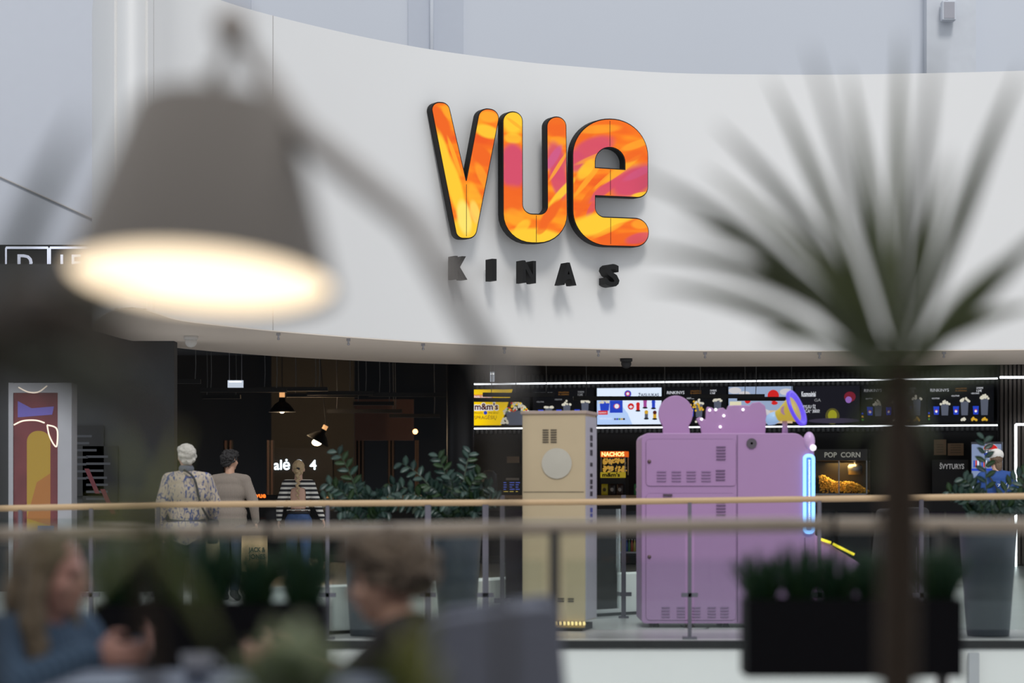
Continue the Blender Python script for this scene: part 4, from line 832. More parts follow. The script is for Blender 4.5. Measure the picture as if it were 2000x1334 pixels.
# ------------------------------------------------------------------ purple game machine
d = 22.6; s = d/F
PUR = mat('purple_paint', (.42, .24, .44), .45, var=.02); PURD = mat('purple_shadow_gap', (.16, .09, .18), .6); PUR2 = mat('purple_trim', (.62, .40, .66), .3)
def mp_(px, py): q = P(px, py, d); return (q.x, q.z)
t = thing('arcade_machine', 'purple arcade machine seen from its side with glowing blue edge', 'arcade machine', (P(1420, 0, d).x, d, 0))
prof = roundpoly([(1253, 846, 14), (1560, 846, 26), (1590, 876, 8), (1592, 1045, 3), (1692, 1108, 6), (1702, 1218, 4), (1253, 1218, 8)])
MB().prism([mp_(*p) for p in prof], (0, .95, 0), PUR, o=(0, d, 0)).build('cabinet', t, bevel=.008)
def frame_outline(mb, x0, x1, y0, y1, m, r=8, wpx=1.4):
    L = roundpoly([(x0, y0, r), (x1, y0, r), (x1, y1, r), (x0, y1, r)], 5); pts = [Vector((mp_(*p)[0], d-.002, mp_(*p)[1])) for p in L]
    mb.tube(pts+[pts[0]], wpx*s/2, m, 6)
for x0, x1, y0, y1, nm in ((1262, 1437, 858, 949, 'upper_door'), (1262, 1437, 964, 1211, 'lower_door')):
    a = mp_(x0, y1); b = mp_(x1, y0); o = MB().prism([mp_(*p) for p in roundpoly([(x0, y0, 7), (x1, y0, 7), (x1, y1, 7), (x0, y1, 7)])], (0, .02, 0), PUR, o=(0, d-.008, 0)).build(nm, t)
    mb = MB(); frame_outline(mb, x0, x1, y0, y1, PURD); mb.build('door_gap', o)
    q = mp_(x0+6, (y0+y1)/2-(2 if y0 < 900 else 0)); MB().ell((q[0], d-.012, q[1]), (.018, .012, .018), mat('lock_brass', (.15, .1, .1), .4, .7), 12, 8).build('lock', o, smooth=True)
def vents(cx, cy, n, w_=18, m=PURD):
    mb = MB()
    for k in range(n): q = mp_(cx, cy-3*(n-1)/2*2+k*6); mb.box((q[0], d-.012, q[1]), (w_*s, .012, 2.2*s), m)
    mb.build('vent', t)
for cx in (1292, 1321, 1350, 1379): vents(cx, 930, 4, m=mat('purple_soft_gap', (.30, .18, .33), .6))
vents(1407, 928, 4); vents(1408, 885, 5); vents(1408, 993, 5)
for cx in (1300, 1330, 1360, 1390, 1415): vents(cx, 1195, 4, 16, mat('purple_soft_gap', (.30, .18, .33), .6))
mb = MB(); a = mp_(1440, 850); b = mp_(1440, 1215); mb.box((a[0], d-.001, (a[1]+b[1])/2), (.008, .004, a[1]-b[1]), PURD); mb.build('panel_joint', t)
mb = MB(); a = mp_(1572, 1050); b = mp_(1572, 1215); mb.box((a[0], d-.001, (a[1]+b[1])/2), (.008, .004, a[1]-b[1]), PURD); mb.build('panel_joint', t)
q = mp_(1468, 866); mb = MB(); MR = Matrix.Rotation(PI/2, 3, 'X'); mb.lathe((q[0], d-.0, q[1]), [(.035, .012), (.048, .012), (.048, 0), (.035, 0)], mat('fan_grille', (.10, .08, .1), .5), 24, MR); mb.box((q[0], d-.008, q[1]), (.09, .006, .008), DARK).box((q[0], d-.008, q[1]), (.008, .006, .09), DARK); mb.lathe((q[0], d, q[1]), [(0, .012), (.012, .012), (.012, 0)], DARK, 12, MR); mb.build('fan_grille', t)
q = mp_(1304, 967); MB().box((q[0], d-.015, q[1]), (.085, .02, .02), mat('handle_dark', (.08, .05, .07))).build('handle', t)
BL = em((.22, .5, 1), 2.2); WB = em((.75, .88, 1), 2.5)
mb = MB(); L = roundpoly([(1571, 890, 6), (1588, 890, 6), (1588, 1040, 6), (1571, 1040, 6)], 5); pts = [Vector((mp_(*p)[0], d-.02, mp_(*p)[1])) for p in L]; mb.tube(pts+[pts[0]], .016, BL, 8); a = mp_(1579, 893); b = mp_(1579, 1037)
mb.box((a[0], d-.005, (a[1]+b[1])/2), (.06, .02, a[1]-b[1]), mat('blue_window', (.05, .12, .3), .3, emit=1.0, ecol=(.10, .3, .8)))
for k in range(40): mb.box((a[0]+.006, d-.018, a[1]-.03-k*(a[1]-b[1]-.06)/40), (.014, .006, .006), WB)
mb.build('light_edge', t)
q = mp_(1581, 862); mb = MB(); mb.ell((q[0], d+.03, q[1]), (.055, .06, .09), PUR2); mb.ell((q[0]+.03, d-.03, q[1]-.06), (.03, .02, .03), em((1, .9, 1), 1.3)); mb.build('corner_lamp', t, smooth=True)
mb = MB()
for (x0, y0, x1, y1) in ((1602, 1053, 1622, 1060), (1626, 1062, 1668, 1083)): mb.tube([Vector((mp_(x0, y0)[0], d-.02, mp_(x0, y0)[1])), Vector((mp_(x1, y1)[0], d-.02, mp_(x1, y1)[1]))], .012, em((.9, .75, .03), 1.5), 8)
mb.tube([Vector((mp_(1634, 1158)[0], d-.02, mp_(1634, 1158)[1])), Vector((mp_(1657, 1166)[0], d-.02, mp_(1657, 1166)[1]))], .008, em((.8, .05, .6), 1.5), 6); mb.build('neon_trim', t)
# toppers
def topper(name, pts, dd=0, th=.05, lab=None):
    return MB().prism([mp_(*p) for p in pts], (0, th, 0), PUR, o=(0, d+.3+dd, 0)).build(name, t, bevel=.008)
head = [(1324+34*math.cos(a), 806-36*math.sin(a)) for a in [math.radians(x) for x in range(-40, 221, 10)]]
topper('round_cutout', head+[(1297, 830), (1299, 848), (1352, 848), (1352, 830)][0:0]+[(1299, 849), (1353, 849)][0:2])
crown = [(1376, 848), (1372, 830), (1364, 816), (1372, 812), (1383, 818), (1384, 800), (1386, 792), (1396, 794), (1402, 800), (1410, 795), (1418, 794), (1424, 799), (1428, 790), (1440, 789), (1462, 789), (1470, 790), (1476, 784), (1490, 782), (1501, 790), (1504, 808), (1501, 848)]
topper('scalloped_cutout', crown)
mb = MB()
for px, py in ((1391, 799), (1403, 798), (1375, 817), (1419, 810), (1412, 832), (1457, 798)): q = mp_(px, py); mb.ell((q[0], d+.29, q[1]), .014, em((1, .95, 1), 1.4), 8, 6)
mb.build('bulb', t, smooth=True)
# megaphone on a post
q0 = Vector((mp_(1524, 812)[0], d+.3, mp_(1524, 812)[1])); q1 = Vector((mp_(1558, 797)[0], d+.22, mp_(1558, 797)[1])); ax = (q1-q0).normalized(); Mq = ax.to_track_quat('Z', 'Y').to_matrix(); Lh = (q1-q0).length
MY = mat('mega_yellow', (.8, .65, .05), .4, emit=.45, ecol=(.8, .6, .05)); mb = MB()
mb.lathe(q0, [(.05, 0), (.065, Lh*.3), (.12, Lh*.85), (.15, Lh)], MY, 28, Mq); mb.build('megaphone_horn', t, smooth=True)
MB().lathe(q0+ax*Lh, [(.145, -.01), (.175, .0), (.18, .03), (.15, .03), (.12, .0), (0, -.02)], mat('mega_blue', (.08, .05, .5), .3, emit=.9, ecol=(.12, .06, .8)), 28, Mq).build('megaphone_rim', t, smooth=True)
MB().lathe(q0-ax*.11, [(0, 0), (.045, .005), (.06, .06), (.055, .12)], mat('mega_pale', (.5, .7, .9), .4, emit=.5, ecol=(.4, .65, 1)), 20, Mq).build('megaphone_back', t, smooth=True)
qd = mp_(1538, 800); mb = MB(); mb.lathe((qd[0], d+.3-.12, qd[1]), [(.02, 0), (.045, 0), (.045, .01), (.02, .01)], mat('mega_ring', (.6, .3, .45), .4, emit=.4, ecol=(.5, .3, .4)), 20, MR); mb.build('ring_badge', t)
q = mp_(1540, 848); q2 = mp_(1540, 815); MB().tube([(q[0], d+.3, q[1]-.01), (q2[0], d+.3, q2[1])], [.03, .022], PUR2, 12).build('megaphone_post', t, smooth=True)
for px in (1283, 1420, 1560, 1680):
    q = mp_(px, 1218)
    for yy in (.12, .82): MB().tube([(q[0], d+yy, 0), (q[0], d+yy, q[1]+.01)], [.035, .02], DARK, 12).build('foot', t, smooth=True)
mb = MB(); mb.tube(crom([P(1330, 1222, d+.1), P(1350, 1236, d-.2), P(1345, 1241, d-.3), P(1375, 1238, d-.25), P(1385, 1232, d+.0)]), .008, BLACK, 6)
for v in mb.v: v.z = max(v.z, .006)
tag(mb.build('cable', smooth=True), 'black cable lying on the floor under the purple machine', 'cable')
# lit ladder on dark cabinet right of it
d2 = 23.8; a = P(1684, 1135, d2); b = P(1692, 1176, d2)
t = thing('arcade_machine', 'dark game machine with a glowing yellow ladder light, half hidden behind the plant trunk', 'arcade machine', (P(1760, 0, d2).x, d2, 0))
x0 = P(1712, 0, d2).x; x1 = P(1815, 0, d2).x
MB().prism(roundpoly([(x0, .05, .02), (x1, .05, .02), (x1, 1.12, .05), (x0+.1, 1.1, .05)]), (0, .7, 0), DARK, o=(0, d2, 0)).build('cabinet', t, bevel=.006)
MB().box(((x0+x1)/2, d2+.35, .03), (x1-x0-.1, .6, .06), BLACK).build('foot', t)
mb = MB()
for k in range(3): q = P(1722, 1138+k*14, d2-.02); mb.box(q, (.045, .015, .012), em((.9, .75, .03), 1.6), R=Matrix.Rotation(-.2, 3, 'Y'))
mb.tube([P(1727, 1128, d2-.02), P(1727, 1176, d2-.02)], .004, em((.1, .3, .9), 1.5), 6); mb.build('ladder_light', t)

# ------------------------------------------------------------------ near railing and hanging planters
nd = 8.1
npts = [(-300, 1050), (0, 1044), (300, 1040), (700, 1037), (1000, 1032), (1300, 1028), (1600, 1025), (2000, 1027), (2300, 1028)]
t = thing('balustrade', 'near balustrade with blurred oak handrail crossing the whole foreground', 'railing', (0, nd, 0))
NW = mat('near_oak', (.62, .52, .42), .5, var=.1)
MB().tube(crom([P(x, y, nd) for x, y in npts], 4), .024, NW, 14).build('handrail', t, smooth=True)
pp = [-440, 315, 1083, 1840, 2600]
for px in pp:
    q = P(px, interp(npts, px)+5, nd); MB().box((q.x, nd, q.z/2), (.035, .045, q.z), mat('near_post', (.10, .10, .10), .5)).box((q.x, nd, .01), (.1, .1, .02), STEEL).build('post', t)
for a, b in zip(pp, pp[1:]):
    xa = P(a, 0, nd).x+.03; xb = P(b, 0, nd).x-.03; MB().box(((xa+xb)/2, nd, .55), (xb-xa, .012, .96), GLASS).build('glass_panel', t)
GR = [leafmat('grass_a', (.018, .065, .035)), leafmat('grass_b', (.03, .08, .03))]
def planter(px0, px1, py_top, h, d, label, clumps, hgt):
    a = P(px0, py_top, d); b = P(px1, py_top, d); cx = (a.x+b.x)/2; L = b.x-a.x
    t = thing('planter_box', label, 'planter', (cx, d, a.z-h))
    BK = mat('planter_black', (.006, .006, .009), .7, spec=.15)
    mb = MB(); z0 = a.z-h
    mb.box((cx, d, z0+.01), (L, .24, .02), BK)
    for s_ in (-1, 1): mb.box((cx, d+s_*.11, z0+h/2), (L, .02, h), BK).box((cx+s_*(L/2-.01), d, z0+h/2), (.02, .2, h), BK)
    mb.build('box', t); MB().box((cx, d, z0+h-.03), (L-.04, .2, .02), mat('soil', (.03, .02, .015), .9)).build('soil', t)
    for s_ in (-.05, .22): MB().box((cx+L*s_, d+.127, (z0+h-.06+1.18)/2), (.012, .012, 1.18-(z0+h-.06)), BK).box((cx+L*s_, d+.25, 1.18), (.012, .25, .012), BK).build('hook', t)
    for (gx, gw, gh) in clumps:
        mb = MB(); gxw = P(gx, 0, d).x
        for k in range(120):
            an = random.random()*2*PI; rr = random.random()**.5*gw*.2; bs = Vector((gxw+rr*math.cos(an), d+min(.07, rr)*math.sin(an), z0+h-.03))
            lean = random.uniform(.0, .8)**1.2; H_ = gh*random.uniform(.75, 1.1); tip = bs+Vector((math.cos(an)*lean*gw*.62, math.sin(an)*lean*.15, H_*(1-.45*lean*lean)))
            strap(mb, bs, tip, .008, (0, 0, .10*H_), GR[k % 2], seg=5)
        o = mb.build('grass_clump', t, smooth=True); o['kind'] = 'stuff'
planter(195, 640, 1178, .30, 7.75, 'black hanging planter box with green grasses on the left near railing', [(235, .2, .23), (322, .2, .25), (410, .2, .24), (500, .2, .22), (592, .22, .23)], .2)
planter(1452, 1868, 1168, .245, 7.75, 'black hanging planter box with green grasses on the right near railing', [(1488, .2, .18), (1562, .2, .20), (1632, .2, .18), (1700, .18, .17), (1836, .18, .19)], .2)

# ------------------------------------------------------------------ floor lamp
ld = 3.05; s = ld/F
SHD = mat('shade_grey', (.30, .285, .275), .7, var=.04)
t = thing('floor_lamp', 'large floor lamp with grey cone shade and glowing underside in the left foreground', 'lamp', (P(985, 0, 2.7).x, 2.7, 0))
tc_ = P(402, 228, ld+.03); bc = P(390, 558, ld-.03); ax = (bc-tc_).normalized()
zx = (-ax); Mx = zx.to_track_quat('Z', 'Y').to_matrix(); ht = (bc-tc_).length
tilt = Matrix.Rotation(math.radians(-11), 3, 'X')@Matrix.Rotation(math.radians(3), 3, 'Y')
rb, rt = 266*s, 156*s
def lampM(): return tilt
cc = bc
MB().lathe(cc, [(rb, 0), (rt, ht), (rt*.96, ht+.004), (0, ht+.006), (0, ht), (rt*.97, ht-.004), (rb-.004, .0), (rb, 0)], SHD, 64, tilt, caps=False).build('lamp_shade', t, smooth=False)
for p in bpy.data.objects['lamp_shade'].data.polygons: p.use_smooth = True
MB().lathe(cc, [(0, .012), (rb-.010, .012), (rb-.010, .018), (0, .018)], em((1, .80, .56), 1.75), 64, tilt).build('diffuser', t)
tp = cc+tilt@Vector((0, 0, ht+.006)); j1 = P(452, 52, ld+.05); j2 = P(585, 255, ld-.02); j3 = P(985, 745, 2.7)
MB().lathe(tp, [(.03, 0), (.028, .02), (.012, .03), (.012, .05)], mat('lamp_cap', (.25, .24, .23), .4, .5), 20, tilt).build('cap', t, smooth=True)
LM = mat('lamp_arm', (.42, .41, .41), .4, .5)
MB().tube([tp+Vector((0, 0, .02)), j1], .008, LM, 10).build('stem', t, smooth=True)
MB().ell(j1, (.024, .024, .024), mat('lamp_joint', (.6, .55, .52), .5)).build('joint', t, smooth=True)
MB().tube([j1, j2, j2.lerp(j3, .5)+Vector((.02, 0, .03)), j3], [.011, .017, .015, .013], LM, 12).build('arm', t, smooth=True)
MB().ell(j3, .02, LM).build('joint', t, smooth=True)
MB().tube([j3, (j3.x, j3.y, .02)], .007, mat('lamp_pole', (.05, .05, .05), .4, .5), 12).build('pole', t, smooth=True)
MB().lathe((j3.x, j3.y, 0), [(.17, 0), (.17, .015), (.02, .03)], mat('lamp_pole', (.05, .05, .05)), 40).build('base', t, smooth=True)

# ------------------------------------------------------------------ near furniture
TB = mat('grey_blue_table', (.10, .13, .20), .5)
t = thing('cafe_table', 'grey blue cafe table between the two seated people', 'table', (P(440, 0, 5.8).x, 5.8, 0))
cx = P(440, 0, 5.8).x
MB().box((cx, 5.85, .775), (.86, 1.0, .03), TB).build('tabletop', t, bevel=.008); MB().tube([(cx, 5.85, .02), (cx, 5.85, .76)], .035, DARK, 16).build('leg', t, smooth=True); MB().box((cx, 5.85, .012), (.5, .5, .024), DARK).build('base', t, bevel=.006)
q = Vector((P(205, 0, 5.6).x, 5.6, .79)); t = thing('plate', 'pale blue plate on the cafe table near the woman', 'plate', q); MB().lathe(q, [(0, 0), (.06, 0), (.10, .018), (.097, .021), (.06, .006), (0, .005)], mat('plate_blue', (.3, .38, .5), .3), 32).build('dish', t, smooth=True)
q = Vector((P(385, 0, 5.9).x, 5.9, .79)); t = thing('cup', 'small grey cup on the cafe table beside the spiky plant', 'cup', q); MB().lathe(q, [(0, 0), (.028, 0), (.04, .07), (.037, .07), (.026, .005), (0, .005)], mat('cup_grey', (.25, .27, .33), .3), 24).build('bowl', t, smooth=True); MB().tube(crom([q+Vector((.036, 0, .055)), q+Vector((.06, 0, .045)), q+Vector((.055, 0, .025)), q+Vector((.033, 0, .02))]), .005, mat('cup_grey', (.25, .27, .33)), 8).build('handle', t, smooth=True)
FB = mat('armchair_fabric', (.175, .195, .26), .85, bump=.3, scale=60); FB2 = mat('armchair_inner', (.035, .045, .075), .85)
d = 6.1; s = d/F
t = thing('armchair', 'blue grey upholstered armchair behind the seated man', 'armchair', (P(900, 0, d).x, d, 0))
def ap(px, py): q = P(px, py, d); return (q.x, q.z)
ch = [ap(835, 1215), ap(870, 1198), ap(1000, 1180), ap(1070, 1172), ap(1088, 1180), ap(1125, 1600)]; ch = [(x, z) for x, z in ch]+[(ch[-1][0], .12), (ap(780, 0)[0], .12), (ap(770, 0)[0], .62), (ap(815, 0)[0], .64)]
MB().prism(ch, (0, .09, 0), FB, o=(0, d-.32, 0)).build('arm_panel', t, bevel=.02)
MB().prism(ch, (0, .09, 0), FB, o=(0, d+.26, 0)).build('arm_panel', t, bevel=.02)
x0 = ap(985, 0)[0]; x1 = ap(1095, 0)[0]
MB().prism([(x0, .45), (x1+.02, .3), (x1-.02, ap(0, 1185)[1]), (x0, ap(0, 1185)[1])], (0, .5, 0), FB, o=(0, d-.24, 0)).build('backrest', t, bevel=.03)
xs = ap(790, 0)[0]
MB().box(((xs+x0)/2, d+.02, .37), (x0-xs+.1, .48, .16), FB2).build('seat', t, bevel=.03)
MB().box((x0-.06, d+.02, .70), (.13, .46, .5), FB2).build('cushion', t, bevel=.04)
for sx in (ap(800, 0)[0], ap(1090, 0)[0]):
    for sy in (-.24, .26): MB().tube([(sx, d+sy, 0), (sx, d+sy, .14)], [.015, .022], WOOD, 10).build('leg', t, smooth=True)

# ------------------------------------------------------------------ people
def hand(mb, wr, dr, th_dir, curl, m, k=1.0):
    dr = Vector(dr).normalized(); sd = Vector(th_dir); sd = (sd-dr*sd.dot(dr)).normalized(); n = Vector(curl); n = (n-dr*n.dot(dr)-sd*n.dot(sd)).normalized()
    pc = wr+dr*.05*k; R = Matrix((sd, n, dr)).transposed()
    mb.ell(pc, (.040*k, .017*k, .052*k), m, 12, 8, R)
    for i, (o_, L) in enumerate(((.028, .072), (.010, .08), (-.009, .074), (-.027, .058))):
        b = wr+dr*.088*k+sd*o_*k; c1 = b+(dr*.9+n*.35).normalized()*L*.45*k; c2 = c1+(dr*.35+n*.9).normalized()*L*.5*k
        mb.cap(b, c1, .0095*k, .0088*k, m, 8); mb.cap(c1, c2, .0088*k, .0075*k, m, 8)
    b = wr+dr*.03*k+sd*.03*k; c1 = b+(sd*.75+dr*.6+n*.3).normalized()*.036*k; c2 = c1+(dr*.8+n*.6+sd*.1).normalized()*.03*k
    mb.cap(b, c1, .013*k, .011*k, m, 8); mb.cap(c1, c2, .011*k, .009*k, m, 8)
def head(mb, c, yaw, pitch, m, k=1.0):
    """c = centre of skull; yaw 0 looks along +y"""
    R = Matrix.Rotation(yaw, 3, 'Z')@Matrix.Rotation(pitch, 3, 'X'); f = lambda x, y, z: c+R@Vector((x*k, y*k, z*k))
    mb.ell(f(0, -.012, .02), (.076*k, .095*k, .095*k), m, 20, 14, R); mb.ell(f(0, .02, -.03), (.062*k, .07*k, .085*k), m, 16, 12, R); mb.ell(f(0, .045, -.085), (.035*k, .038*k, .03*k), m, 12, 8, R)
    mb.ell(f(0, .093, -.018), (.011*k, .016*k, .022*k), m, 10, 8, R); mb.ell(f(0, .102, -.030), (.014*k, .013*k, .011*k), m, 10, 8, R)
    mb.ell(f(0, .079, .018), (.045*k, .014*k, .012*k), m, 10, 8, R); mb.ell(f(0, .083, -.058), (.024*k, .012*k, .010*k), m, 10, 8, R)
    for s in (-1, 1):
        mb.ell(f(s*.078, -.008, -.012), (.010*k, .020*k, .031*k), m, 10, 8, R); mb.ell(f(s*.045, .058, -.03), (.022*k, .022*k, .02*k), m, 10, 8, R)
    return f, R
def eyes(f, R, parent, k=1.0, lip=(.45, .17, .15)):
    for s in (-1, 1):
        MB().ell(f(s*.031, .079, .000), (.012*k, .009*k, .007*k), mat('eye_dark', (.05, .04, .04), .2), 10, 8, R).build('eye', parent, local=True, smooth=True)
        MB().ell(f(s*.031, .087, .021), (.018*k, .005*k, .0035*k), mat('brow', (.10, .06, .04), .8), 8, 6, R).build('eyebrow', parent, local=True, smooth=True)
    MB().ell(f(0, .094, -.058), (.021*k, .006*k, .006*k), mat('lips', lip, .5), 10, 8, R).build('mouth', parent, local=True, smooth=True)
def torso(mb, pel, che, nck, sh, m, g=0, wd=1.0):
    """pelvis, chest, neck base points; sh = (left, right) shoulders"""
    up = (che-pel).normalized(); side = (sh[1]-sh[0]); side = (side-up*side.dot(up)).normalized(); fw = side.cross(up)*-1; R = Matrix((side, up.cross(side)*1.0, up)).transposed()
    mb.ell(pel, ((.165+g)*wd, .115+g, .13), m, 18, 12, R); mb.ell(pel.lerp(che, .5), ((.138+g)*wd, .10+g, .19), m, 18, 12, R); mb.ell(che, ((.165+g)*wd, .115+g, .17), m, 18, 12, R)
    mb.ell(che.lerp(nck, .55), ((.14+g)*wd, .09+g, .10), m, 16, 10, R)
    for s in sh: mb.cap(che.lerp(nck, .78), s, .06+g*.7, .058+g*.8, m); mb.cap(che.lerp(nck, .1), s, .08+g, .055+g*.8, m)
def person(label, loc, rz, J, skin, top_m, bot_m, shoe_m, hair_fn, wd=1.0, sleeve='long', curlL=None, group=None, seated=False, top_len=0, feat=True, hd=(0, 0), voxel=.009, g_top=.016, post=None, thumb=(0, 1, 0), loose=1.0, shoes=True):
    t = thing('person', label, 'person', loc, group, rz); J = {k: Vector(v) for k, v in J.items()}
    mb = MB(); torso(mb, J['pel'], J['che'], J['nck'], (J['shL'], J['shR']), skin, 0, wd)
    mb.cap(J['nck']-Vector((0, 0, .02)), J['head']-Vector((0, 0, .06)), .056, .052, skin)
    f, R = head(mb, J['head'], hd[0], hd[1], skin)
    for s in 'LR':
        mb.cap(J['sh'+s], J['el'+s], .050, .040, skin); mb.cap(J['el'+s], J['el'+s].lerp(J['wr'+s], .3), .040, .040, skin); mb.cap(J['el'+s].lerp(J['wr'+s], .3), J['wr'+s], .040, .026, skin)
        dr = (J['hd'+s]-J['wr'+s]); cin = J.get('curl'+s, Vector((-1 if s == 'R' else 1, 0, 0))); hand(mb, J['wr'+s], dr, J.get('th'+s, Vector(thumb)), cin, skin)
        mb.cap(J['hip'+s], J['kn'+s], .085, .055, skin); mb.cap(J['kn'+s], J['kn'+s].lerp(J['an'+s], .35), .055, .056, skin); mb.cap(J['kn'+s].lerp(J['an'+s], .35), J['an'+s], .056, .036, skin)
        mb.cap(J['an'+s]-Vector((0, 0, .04)), J['to'+s], .038, .03, skin)
    b = meld(mb.build('body', t, local=True), voxel, 5, skin)
    if feat: eyes(f, R, t)
    mb = MB(); torso(mb, J['pel']+(J['che']-J['pel'])*.28-Vector((0, 0, top_len)), J['che'], J['nck']-Vector((0, 0, .015)), (J['shL'], J['shR']), top_m, g_top, wd)
    if top_len: torso(mb, J['pel']-Vector((0, 0, top_len*.6)), J['che'], J['nck']-Vector((0, 0, .015)), (J['shL'], J['shR']), top_m, g_top, wd)
    for s in 'LR':
        e = J['el'+s]; w_ = J['wr'+s]
        if sleeve == 'long': mb.cap(J['sh'+s], e, .066*loose, .056*loose, top_m); mb.cap(e, e.lerp(w_, .93), .056*loose, .040*loose, top_m)
        elif sleeve == 'elbow': mb.cap(J['sh'+s], e, .066, .058, top_m)
        else: mb.cap(J['sh'+s], J['sh'+s].lerp(e, .62), .067, .062, top_m)
    o = meld(mb.build('top', t, local=True), .010, 5, top_m)
    if post: post(o)
    mb = MB()
    up = (J['che']-J['pel']).normalized()
    mb.ell(J['pel'], (.178*wd, .128, .13), bot_m, 18, 12)
    for s in 'LR':
        mb.cap(J['hip'+s], J['kn'+s], .100, .070, bot_m); mb.cap(J['kn'+s], J['an'+s]+Vector((0, 0, .03)), .068, .055, bot_m)
    meld(mb.build('trousers', t, local=True), .011, 5, bot_m)
    if shoes:
        for s in 'LR':
            mb = MB(); a = J['an'+s]; to = J['to'+s]; dr = (to-a); dr.z = 0; dr.normalize(); mb.cap(a-dr*.03-Vector((0, 0, .03)), to, .046, .040, shoe_m); mb.cap(a-Vector((0, 0, .03)), a, .05, .046, shoe_m); o = meld(mb.build('shoe', t, local=True), .01, 3, shoe_m)
            for v in o.data.vertices: v.co.z = max(v.co.z, .002+min(0, 0))
    hair_fn(t, f, R); return t, J, f, R
def hairmat(n, c, v=.35): return mat(n, c, .6, var=v, scale=60, bump=.6)
def noisy(o, amp, sc):
    for v in o.data.vertices: v.co += v.normal*amp*noise.noise(v.co*sc)
    return o
def short_hair(m, vol=1.0, curly=False, low=-.02):
    def fn(t, f, R):
        mb = MB(); k = vol
        mb.ell(f(0, -.03, .035), (.086*k, .094*k, .088*k), m, 18, 12, R); mb.ell(f(0, .015, .070), (.078*k, .085*k, .055*k), m, 16, 10, R); mb.ell(f(0, -.065, low), (.070*k, .045*k, .06*k), m, 14, 10, R)
        for s in (-1, 1): mb.ell(f(s*.068, -.035, .015), (.022, .05, .05), m, 10, 8, R)
        o = meld(mb.build('hair', t, local=True), .007, 2, m); noisy(o, .022 if curly else .016, 45 if curly else 28); noisy(o, .006, 120)
    return fn
def walk(h, dx=0, **kw):   # standing/walking figure facing +y with height h
    k = h/1.75; J = dict(pel=(0, 0, .95), che=(0, .0, 1.27), nck=(0, -.01, 1.48), head=(0, .02, 1.635), shL=(-.175, 0, 1.395), shR=(.175, 0, 1.395), elL=(-.25, -.03, 1.15), elR=(.25, -.03, 1.15), wrL=(-.27, .05, .90), wrR=(.27, .05, .90), hdL=(-.27, .08, .8), hdR=(.27, .08, .8),
                         hipL=(-.09, 0, .91), hipR=(.09, 0, .91), knL=(-.10, .10, .50), knR=(.10, -.02, .49), anL=(-.10, .16, .09), anR=(.10, -.22, .12), toL=(-.11, .30, .03), toR=(.11, -.09, .04))
    J.update(kw); return {a: tuple(c*k for c in v) for a, v in J.items()}
# man with white hair and floral shirt
FLOR = ramp_mat('floral_shirt', 'noise', [(.0, (.04, .06, .16)), (.435, (.06, .08, .20)), (.465, (.42, .35, .27)), (1, (.50, .42, .33))], 15, .8, (1.6, 1, .7), (0, .5, 0), 2.2)
q = P(366, 0, 24.0)
t1, J1, f1, R1 = person('person with short white hair in a beige shirt with blue flower print, seen from behind', (q.x, q.y, 0), .12, walk(1.74, elR=(.27, .05, 1.16), wrR=(.24, .2, .98), hdR=(.22, .29, .95), head=(-.01, .03, 1.63)), SKIN, FLOR, mat('dark_trousers', (.03, .03, .04), .8), BLACK, short_hair(hairmat('white_hair', (.62, .58, .52)), 1.05), 1.12, top_len=.12, g_top=.028, hd=(.25, 0), loose=1.25)
MB().lathe((-.01, .01, 1.48), [(.062, -.02), (.075, 0), (.075, .03), (.062, .055)], mat('grey_scarf', (.12, .13, .16), .9), 24).build('scarf', t1, local=True, smooth=True)
t = thing('shoulder_bag', 'black shoulder bag on the person with white hair', 'bag', (q.x+.20, q.y-.06, .80))
MB().tube(crom([(q.x-.02, q.y-.10, 1.49), (q.x+.09, q.y-.165, 1.40), (q.x+.16, q.y-.20, 1.15), (q.x+.25, q.y-.19, .98)], 5), .012, BLACK, 8, flat=.5).build('strap', t, smooth=True)
MB().box((q.x+.27, q.y-.15, .88), (.10, .24, .24), BLACK).build('pouch', t, bevel=.03)
# man in taupe sweater
KN = ramp_mat('taupe_knit', 'wave', [(0, (.20, .165, .135)), (1, (.30, .25, .21))], 30, .95, dist=3, bump=.5, bands='X')
q = P(449, 0, 28.4)
t2, J2, f2, R2 = person('person with short dark curly hair in a taupe knitted sweater, seen from behind', (q.x, q.y, 0), -.1, walk(1.76, elR=(.28, -.02, 1.16), wrR=(.30, .04, .92), hdR=(.31, .05, .82)), SKIN2, KN, mat('dark_jeans', (.035, .05, .08), .8), BLACK, short_hair(hairmat('black_hair', (.012, .010, .010)), 1.04, True), 1.08, g_top=.028, hd=(-.55, 0), loose=1.15, top_len=.02)
